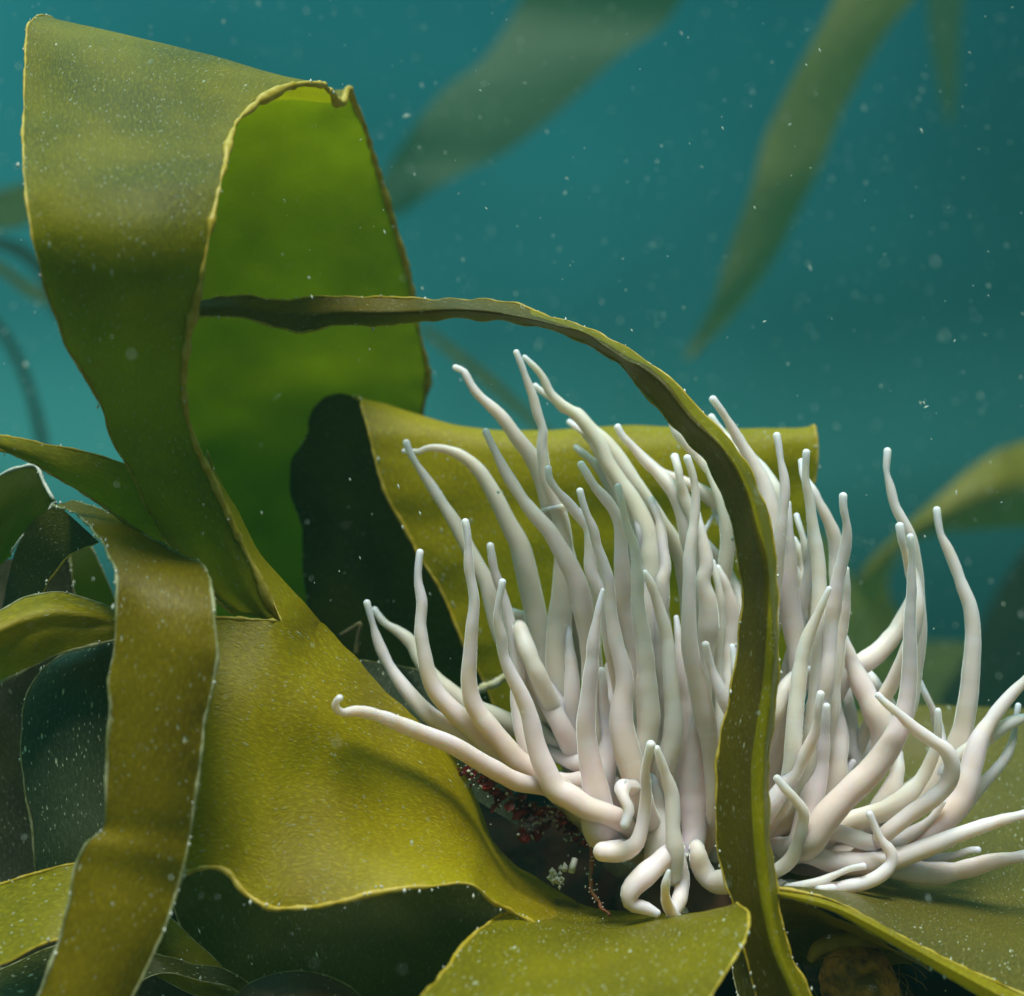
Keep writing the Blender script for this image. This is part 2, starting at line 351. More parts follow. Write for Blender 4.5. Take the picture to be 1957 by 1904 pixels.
# ------------------------------------------------------------------ strap hanging in front, lower left
E_ = [(100,968,4.12, 134,957,4.2), (128,974,3.98, 162,964,4.12), (152,985,3.88, 228,990,4.02), (185,1015,3.72, 308,1037,3.90), (206,1052,3.62, 372,1072,3.76), (223,1105,3.54, 398,1098,3.62), (223,1170,3.5, 406,1150,3.53),
      (219,1240,3.48, 413,1225,3.48), (210,1298,3.47, 414,1262,3.47), (215,1335,3.46, 403,1328,3.46), (208,1400,3.45, 390,1385,3.45), (205,1480,3.44, 381,1470,3.44), (203,1556,3.43, 369,1555,3.43), (195,1587,3.43, 363,1598,3.43),
      (168,1609,3.42, 356,1640,3.42), (148,1650,3.42, 343,1690,3.42), (130,1735,3.4, 323,1752,3.4), (105,1830,3.38, 290,1832,3.38), (70,1925,3.36, 248,1922,3.36), (60,1975,3.35, 235,1975,3.35)]
hs = kelp('hanging_kelp', 'olive-brown kelp strap folded at its top and hanging in front of the broad blade', 'kelp', E_, K['brown'], b=-.035, nu=150, nv=40, wav=.010, rim=('L', 'R'), rimw=.0075, seed=5, rmat=RIMG)
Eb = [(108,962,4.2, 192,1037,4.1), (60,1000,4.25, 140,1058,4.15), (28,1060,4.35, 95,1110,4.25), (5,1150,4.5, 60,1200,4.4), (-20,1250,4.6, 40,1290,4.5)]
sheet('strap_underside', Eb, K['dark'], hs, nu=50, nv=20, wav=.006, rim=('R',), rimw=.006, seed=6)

# smaller blades at the left edge
kelp('curled_kelp', 'small bright green blade with a crinkled pale edge at the left edge of the photo', 'kelp',
     [[(-50,935,4.5),(0,908,4.45),(38,893,4.4),(66,889,4.38),(84,922,4.36),(104,957,4.34)], [(-50,985,4.42),(-5,960,4.38),(30,945,4.36),(50,945,4.35),(68,965,4.35),(84,985,4.34)],
      [(-50,1060,4.4),(-15,1020,4.38),(12,1000,4.37),(28,1000,4.36),(42,1008,4.36),(54,1016,4.36)], [(-55,1150,4.45),(-25,1110,4.42),(-12,1090,4.4),(0,1080,4.4),(8,1070,4.4),(16,1062,4.4)]],
     K['green'], nu=50, nv=50, wav=.008, frill=.014, rim=('T', 'R'), rimw=.010, seed=7, rmat=CRUST)
kelp('kelp', 'narrow green blade standing behind the top of the hanging strap', 'kelp',
     [(115,1030,4.85, 160,1020,4.85), (132,1062,4.82, 178,1050,4.82), (137,1100,4.8, 200,1098,4.8), (143,1150,4.8, 224,1155,4.8), (160,1230,4.8, 260,1230,4.8)], K['green'], nu=40, nv=16, seed=8, rimw=.006, rmat=RIMG)
kelp('kelp', 'olive-yellow strap reaching in from the left edge just below the dark fold', 'kelp',
     [[(-40,1176,3.9),(-40,1190,3.80),(-40,1260,3.78),(-40,1325,3.8)], [(0,1167,3.9),(0,1182,3.80),(0,1245,3.78),(0,1305,3.8)], [(55,1142,3.95),(55,1160,3.84),(52,1215,3.8),(48,1282,3.82)], [(110,1135,3.98),(110,1152,3.86),(106,1200,3.82),(100,1256,3.84)],
      [(170,1150,3.98),(170,1162,3.88),(162,1200,3.84),(150,1240,3.84)], [(225,1168,3.98),(225,1178,3.9),(225,1200,3.86),(225,1224,3.86)], [(280,1180,4.0),(280,1190,3.94),(280,1205,3.9),(280,1225,3.9)]],
     K['amber'], nu=60, nv=36, wav=.006, seed=9, rimw=.008, rmat=RIMG)
kelp('kelp', 'dark green blade with a pale speckled sheen behind the hanging strap, below the olive-yellow one', 'kelp',
     [(150,1236,4.05, 250,1228,4.1), (92,1266,4.0, 262,1280,4.05), (50,1325,3.97, 272,1350,4.0), (38,1400,3.95, 280,1440,3.97), (44,1490,3.93, 284,1540,3.95), (62,1600,3.92, 284,1640,3.93), (72,1700,3.95, 270,1720,3.95)],
     kelp_mat('kelp_sheen', (.075,.10,.05), (.045,.07,.035), (.06,.09,.02), .25, 1.6, .35), b=-.05, nu=70, nv=36, seed=10, rimw=.005, rmat=RIMG)
kelp('kelp', 'yellow-green blade crossing behind the foot of the hanging strap, lower left corner', 'kelp',
     [(-50,1700,3.8, -50,1862,3.55), (0,1690,3.78, 0,1843,3.55), (70,1670,3.76, 58,1816,3.56), (140,1651,3.75, 100,1797,3.57), (210,1640,3.75, 170,1780,3.6)], K['yellow'], nu=50, nv=36, wav=.006, seed=11, rimw=.007)
kelp('kelp', 'dark green blade in the very bottom left corner under the yellow-green one', 'kelp',
     [(-50,1880,3.9, -50,1975,3.7), (20,1845,3.88, 20,1975,3.7), (100,1808,3.86, 100,1975,3.7), (170,1795,3.86, 180,1975,3.72)], K['dark'], nu=30, nv=20, seed=12, rimw=.004, rmat=RIMG)
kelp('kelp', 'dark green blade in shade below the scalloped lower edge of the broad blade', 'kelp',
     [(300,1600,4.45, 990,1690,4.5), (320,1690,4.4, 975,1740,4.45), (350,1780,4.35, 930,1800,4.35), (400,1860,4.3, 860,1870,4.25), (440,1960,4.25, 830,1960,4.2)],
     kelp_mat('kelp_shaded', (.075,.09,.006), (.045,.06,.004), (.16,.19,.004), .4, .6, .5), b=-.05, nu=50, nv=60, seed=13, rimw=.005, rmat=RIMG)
kelp('kelp', 'brown rounded blade tip with a thin pale edge at the bottom below the broad blade', 'kelp',
     [[(430,1925,3.75),(472,1882,3.78),(528,1861,3.8),(604,1862,3.8),(661,1882,3.78),(715,1925,3.75)], [(430,1945,3.66),(480,1915,3.68),(535,1900,3.68),(600,1900,3.68),(655,1915,3.68),(720,1945,3.66)],
      [(430,1985,3.6),(490,1985,3.6),(540,1985,3.6),(600,1985,3.6),(650,1985,3.6),(725,1985,3.6)]], kelp_mat('kelp_russet', (.09,.06,.02), (.06,.045,.02), (.1,.08,.01), .25, 1., .35), nu=30, nv=50, seed=14, rim=('T',), rimw=.004, rmat=RIMG)
kelp('kelp', 'thin blue-green sliver of blade beside the foot of the hanging strap', 'kelp',
     [(240,1800,4.0, 262,1880,3.95), (300,1822,4.0, 310,1860,3.95), (360,1838,4.02, 365,1868,3.97), (430,1850,4.03, 440,1885,3.98), (480,1880,4.05, 480,1905,4.0)], K['dark'], nu=40, nv=12, seed=15, rimw=.004, rmat=RIMG)

kelp('kelp', 'large dark brown-green sheet added as deep shade at the left edge behind all the other straps', 'kelp',
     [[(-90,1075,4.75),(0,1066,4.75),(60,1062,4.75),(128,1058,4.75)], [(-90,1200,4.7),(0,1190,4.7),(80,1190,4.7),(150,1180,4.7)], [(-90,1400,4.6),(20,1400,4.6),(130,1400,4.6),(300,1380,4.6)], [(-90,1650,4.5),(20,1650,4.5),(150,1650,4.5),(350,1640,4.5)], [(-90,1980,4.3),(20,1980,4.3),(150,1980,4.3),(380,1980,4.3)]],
     kelp_mat('kelp_gloom', (.030,.030,.007), (.016,.020,.006), (.05,.06,.006), .25, .4, .6), nu=60, nv=50, wav=.05, seed=51, rimw=.004, rmat=RIMG)  # near-black sheet added to fill the left gap with shade
kelp('kelp', 'dark curled blade low in the gap between the hanging strap and the scalloped edge', 'kelp',
     [(255,1790,4.15, 300,1740,4.2), (290,1850,4.1, 360,1790,4.15), (350,1890,4.08, 420,1850,4.12), (440,1925,4.05, 480,1890,4.1), (520,1980,4.0, 560,1940,4.05)], K['olive'], b=-.04, nu=40, nv=24, seed=52, rimw=.004, rmat=RIMG)
kelp('kelp', 'olive blade edge-on in the shade under the front lobe and rolled edge, bottom right', 'kelp',
     [(1380,1790,4.3, 1500,1760,4.4), (1400,1850,4.2, 1560,1900,4.3), (1420,1990,4.1, 1620,1990,4.2)], K['dark'], nu=30, nv=24, seed=53, rimw=.004, rmat=RIMG)
# ------------------------------------------------------------------ arching thin strap
thin = '''325,578,4.6 325,590,4.58 325,603,4.6|388,573,4.55 388,588,4.53 388,605,4.55|458,564,4.5 458,586,4.47 458,607,4.49|550,573,4.46 548,600,4.43 548,630,4.45|592,567,4.44 590,600,4.40 580,635,4.42|640,568,4.42 640,596,4.39 640,622,4.4|705,568,4.4 706,597,4.36 711,623,4.38|780,571,4.36 781,596,4.33 783,617,4.33
873,571,4.3 873,592,4.24 873,607,4.26|940,576,4.26 942,597,4.2 943,612,4.21|1000,586,4.22 1003,608,4.14 1010,621,4.16|1062,606,4.16 1064,622,4.08 1070,635,4.1|1118,628,4.12 1120,636,4.03 1116,654,4.05|1165,649,4.08 1160,664,3.98 1149,672,4.0|1220,680,4.04 1200,690,3.94 1180,690,3.96
1255,703,4.0 1223,697,3.9 1200,718,3.92|1297,743,3.96 1272,733,3.86 1245,765,3.88|1336,783,3.93 1312,786,3.83 1280,806,3.86|1364,812,3.91 1340,816,3.81 1308,838,3.84|1393,842,3.89 1375,845,3.79 1338,868,3.82|1422,882,3.87 1400,880,3.77 1362,903,3.8|1442,914,3.86 1420,914,3.76 1378,943,3.79|1458,955,3.85 1438,955,3.75 1395,988,3.77
1474,1010,3.84 1451,1010,3.73 1405,1040,3.76|1482,1075,3.83 1462,1050,3.72 1412,1087,3.75|1485,1142,3.82 1470,1110,3.72 1417,1149,3.75|1488,1199,3.8 1475,1180,3.71 1411,1210,3.74|1491,1250,3.79 1478,1240,3.7 1404,1280,3.73|1485,1320,3.78 1474,1320,3.7 1395,1335,3.72|1478,1394,3.77 1466,1390,3.69 1378,1400,3.71|1470,1450,3.76 1460,1450,3.68 1369,1470,3.7
1470,1514,3.75 1458,1514,3.67 1369,1540,3.69|1471,1600,3.73 1460,1590,3.65 1374,1620,3.68|1479,1670,3.72 1466,1670,3.64 1386,1683,3.66|1489,1747,3.7 1476,1747,3.62 1402,1735,3.64|1510,1825,3.68 1494,1825,3.6 1418,1800,3.62|1545,1895,3.66 1525,1895,3.58 1435,1870,3.6|1580,1975,3.64 1560,1975,3.56 1455,1970,3.58'''
T_ = [[tuple(map(float, q.split(','))) for q in r.split()] for r in thin.replace('\n', '|').split('|')]
T2 = []
for i, (a, b, c) in enumerate(T_):
    k = sm((i-3)/6); b = (b[0], b[1], b[2]-.05*k); c = (c[0], c[1], c[2]+.06*k)
    mx_ = lambda p, q, t: tuple(u*(1-t)+v*t for u, v in zip(p, q))
    T2.append([a, mx_(a, b, .5), mx_(a, b, .92), mx_(b, c, .06), mx_(b, c, .5), c])
kelp('arching_kelp', 'long narrow olive kelp strap arching over and down in front of the pale anemone', 'kelp', T2, [kelp_mat('kelp_strap_olive', (.10,.080,.002), (.07,.058,.002), (.26,.22,.002), .3, .9), K['yellow']], csplit=.30, nu=260, nv=22, wav=.003, frill=.006, seed=16, rimw=.0065, crumbs=1.6)  # yellow outer band paints the sunlit face; the olive face is darkened as shade

# ------------------------------------------------------------------ speckled blade behind the anemone
sb = kelp('speckled_kelp', 'broad yellow-olive kelp blade with pale spots standing right behind the anemone', 'kelp',
     [[(980,1450,4.97),(1110,1480,5.0),(1400,1450,5.05),(1530,1400,5.1)], [(925,1305,4.95),(1100,1300,4.97),(1380,1300,5.02),(1530,1260,5.07)], [(885,1228,4.93),(1100,1200,4.95),(1350,1200,5.0),(1530,1150,5.05)], [(842,1128,4.92),(1080,1110,4.93),(1330,1110,4.98),(1532,1070,5.03)],
      [(800,1060,4.9),(1050,1040,4.92),(1300,1040,4.95),(1542,990,5.0)], [(768,1000,4.9),(1040,980,4.92),(1300,980,4.95),(1550,945,5.0)], [(735,940,4.9),(1020,925,4.91),(1300,925,4.93),(1560,905,5.0)], [(718,880,4.92),(1000,885,4.92),(1290,885,4.93),(1562,870,5.0)], [(706,830,4.95),(990,850,4.94),(1285,850,4.95),(1560,840,5.02)],
      [(694,790,5.0),(975,828,4.98),(1280,828,4.99),(1556,826,5.05)], [(688,768,5.06),(960,818,5.06),(1270,816,5.08),(1552,820,5.1)], [(672,762,5.12),(950,830,5.16),(1260,830,5.18),(1530,835,5.18)]],
     kelp_mat('kelp_speckled', (.36,.31,.001), (.28,.25,.001), (.5,.48,.001), .4, 1.6, .45), nu=90, nv=80, wav=.02, seed=17, rimw=.011, rmat=RIM, rim=('L', 'R', 'B'))
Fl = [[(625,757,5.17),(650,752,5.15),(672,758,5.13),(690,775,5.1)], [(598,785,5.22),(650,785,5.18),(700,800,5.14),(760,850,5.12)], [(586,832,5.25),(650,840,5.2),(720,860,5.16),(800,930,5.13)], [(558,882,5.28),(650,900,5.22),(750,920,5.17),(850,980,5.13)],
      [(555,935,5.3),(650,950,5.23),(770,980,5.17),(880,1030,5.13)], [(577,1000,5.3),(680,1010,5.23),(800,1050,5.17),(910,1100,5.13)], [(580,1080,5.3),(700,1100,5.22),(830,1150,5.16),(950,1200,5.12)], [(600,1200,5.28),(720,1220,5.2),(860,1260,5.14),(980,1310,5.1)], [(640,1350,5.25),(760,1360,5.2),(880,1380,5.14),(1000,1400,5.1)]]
sheet('shaded_flap', Fl, kelp_mat('kelp_flap', (.085,.085,.004), (.05,.055,.004), (.10,.11,.003), .3, .6, .6), sb, nu=70, nv=44, wav=.01, frill=.009, seed=18, rim=('L',), rimw=.006, rmat=simple_mat('flap_edge', (.03,.035,.01), (.02,.025,.008)))  # same blade as the speckled front; its shadow is painted as darker kelp

# ------------------------------------------------------------------ blade at lower right
rb = empty('kelp_frond', P(1700, 1780, 3.8), 'kelp frond with a thick yellow edge spreading under the right side of the anemone', 'kelp')
Nn = [[(1468,1700,3.74),(1530,1708,3.72),(1600,1726,3.7),(1660,1753,3.68),(1740,1797,3.66),(1840,1847,3.63),(1957,1903,3.6),(2030,1935,3.58)],
      [(1475,1697,3.82),(1540,1700,3.82),(1615,1712,3.83),(1690,1738,3.83),(1770,1768,3.8),(1870,1800,3.76),(1975,1835,3.72),(2060,1865,3.7)],
      [(1490,1690,4.15),(1570,1690,4.2),(1650,1688,4.25),(1740,1700,4.25),(1820,1715,4.2),(1900,1735,4.15),(1990,1755,4.1),(2070,1780,4.1)],
      [(1510,1620,4.6),(1590,1610,4.65),(1680,1600,4.65),(1770,1600,4.6),(1850,1605,4.55),(1930,1610,4.5),(2010,1620,4.5),(2080,1640,4.5)],
      [(1540,1500,4.95),(1620,1480,4.95),(1710,1460,4.95),(1800,1450,4.95),(1880,1450,4.9),(1950,1450,4.9),(2020,1450,4.85),(2090,1460,4.85)],
      [(1550,1380,5.15),(1640,1365,5.15),(1720,1355,5.15),(1800,1350,5.15),(1880,1352,5.15),(1950,1356,5.15),(2020,1355,5.1),(2090,1350,5.1)],
      [(1550,1372,5.3),(1640,1358,5.3),(1720,1350,5.3),(1800,1346,5.3),(1880,1348,5.3),(1950,1352,5.3),(2020,1350,5.3),(2090,1345,5.3)]]
sheet('blade', Nn, kelp_mat('kelp_right', (.15,.13,.02), (.11,.105,.02), (.38,.38,.01), .38, 1.5, .3), rb, nu=110, nv=90, wav=.014, seed=19, rim=('T',), rimw=.010)
Ed = [[(1478,1702,3.73),(1530,1709,3.71),(1600,1727,3.69),(1660,1754,3.67),(1740,1798,3.65),(1840,1848,3.62),(1957,1904,3.59),(2030,1936,3.57)],
      [(1478,1706,3.70),(1530,1716,3.67),(1600,1736,3.65),(1660,1765,3.62),(1737,1808,3.6),(1835,1862,3.57),(1945,1922,3.54),(2015,1960,3.52)],
      [(1480,1711,3.72),(1530,1722,3.70),(1597,1744,3.68),(1655,1776,3.66),(1731,1821,3.64),(1825,1877,3.61),(1930,1940,3.58),(2000,1985,3.56)]]
sheet('rolled_edge', Ed, kelp_mat('kelp_edge', (.36,.31,.01), (.28,.24,.01), (.6,.55,.01), .45, .8), rb, nu=24, nv=90, wav=.002, frill=.003, seed=20, rim=('B',), rimw=.006)
Ud = [[(1484,1712,3.78),(1560,1735,3.78),(1640,1770,3.78),(1720,1818,3.78),(1780,1850,3.78)], [(1490,1740,4.0),(1560,1750,4.0),(1640,1785,4.0),(1710,1815,4.0),(1760,1840,4.0)], [(1500,1790,4.2),(1565,1785,4.2),(1640,1800,4.2),(1700,1815,4.2),(1750,1835,4.2)], [(1500,1850,4.35),(1570,1850,4.35),(1640,1850,4.35),(1700,1845,4.35),(1740,1845,4.35)]]
sheet('folded_underside', Ud, kelp_mat('kelp_under', (.10,.08,.006), (.06,.05,.006), (.28,.22,.005), .35, .3), rb, nu=50, nv=50, wav=.02, wf=5, seed=21, rim=None)
def stipe():
    V, F, MI = [], [], []
    pts = catmull([P(1625, 1838, 4.05), P(1632, 1850, 4.0), P(1640, 1880, 3.98), P(1655, 1960, 3.97), P(1665, 2060, 3.97)], 60)
    rad = [px(r, 4) for r in np.interp(np.linspace(0, 1, 60), [0, .06, .16, .3, 1], [14, 48, 66, 74, 72])]
    tube_into(V, F, MI, pts, rad, 40)
    for i, v in enumerate(V):
        n = noise.noise(v*14)*.012+noise.noise(v*45)*.005; c = Vector(pts[i//40]); V[i] = v+(v-c).normalized()*n
    o = link('kelp_stipe', mesh('kelp_stipe', V, F, MI), simple_mat('stipe_brown', (.5, .24, .04), (.14, .09, .02), 26, .7, bump=1, bd=.02))
    tag(o, 'hairy brown kelp stipe with a yellow rim under the rolled edge at lower right', 'kelp stipe')
    V, F, MI = [], [], []
    arc = catmull([P(1548, 1835, 4.0), P(1565, 1812, 3.99), P(1600, 1800, 3.98), P(1640, 1800, 3.98), P(1670, 1815, 3.99), P(1682, 1835, 4.0)], 40)
    tube_into(V, F, MI, arc, [px(17*math.sin(math.pi*(.12+.76*i/39))+2, 4) for i in range(40)], 12)
    link('yellow_rim', mesh('yellow_rim', V, F, MI), simple_mat('rim_ochre', (.42, .28, .02), (.3, .2, .02), 30, trans=.3), o)
    V, F, MI = [], [], []
    for k in range(26):
        a = random.uniform(1550, 1720); y = random.uniform(1815, 1900); p0 = P(a, y, 3.93); q = [p0]
        dd = Vector((random.uniform(-.5, .9), -.4, random.uniform(-1, .3)))
        for s in range(5):
            dd += Vector((random.uniform(-.3, .3), random.uniform(-.2, .2), random.uniform(-.3, .1))); q.append(q[-1]+dd.normalized()*.022)
        tube_into(V, F, MI, q, [.0009]*6, 4)
    h = link('hair', mesh('hair', V, F, MI), simple_mat('hair_brown', (.3, .2, .05), (.15, .08, .03)), o); h['kind'] = 'stuff'
stipe()

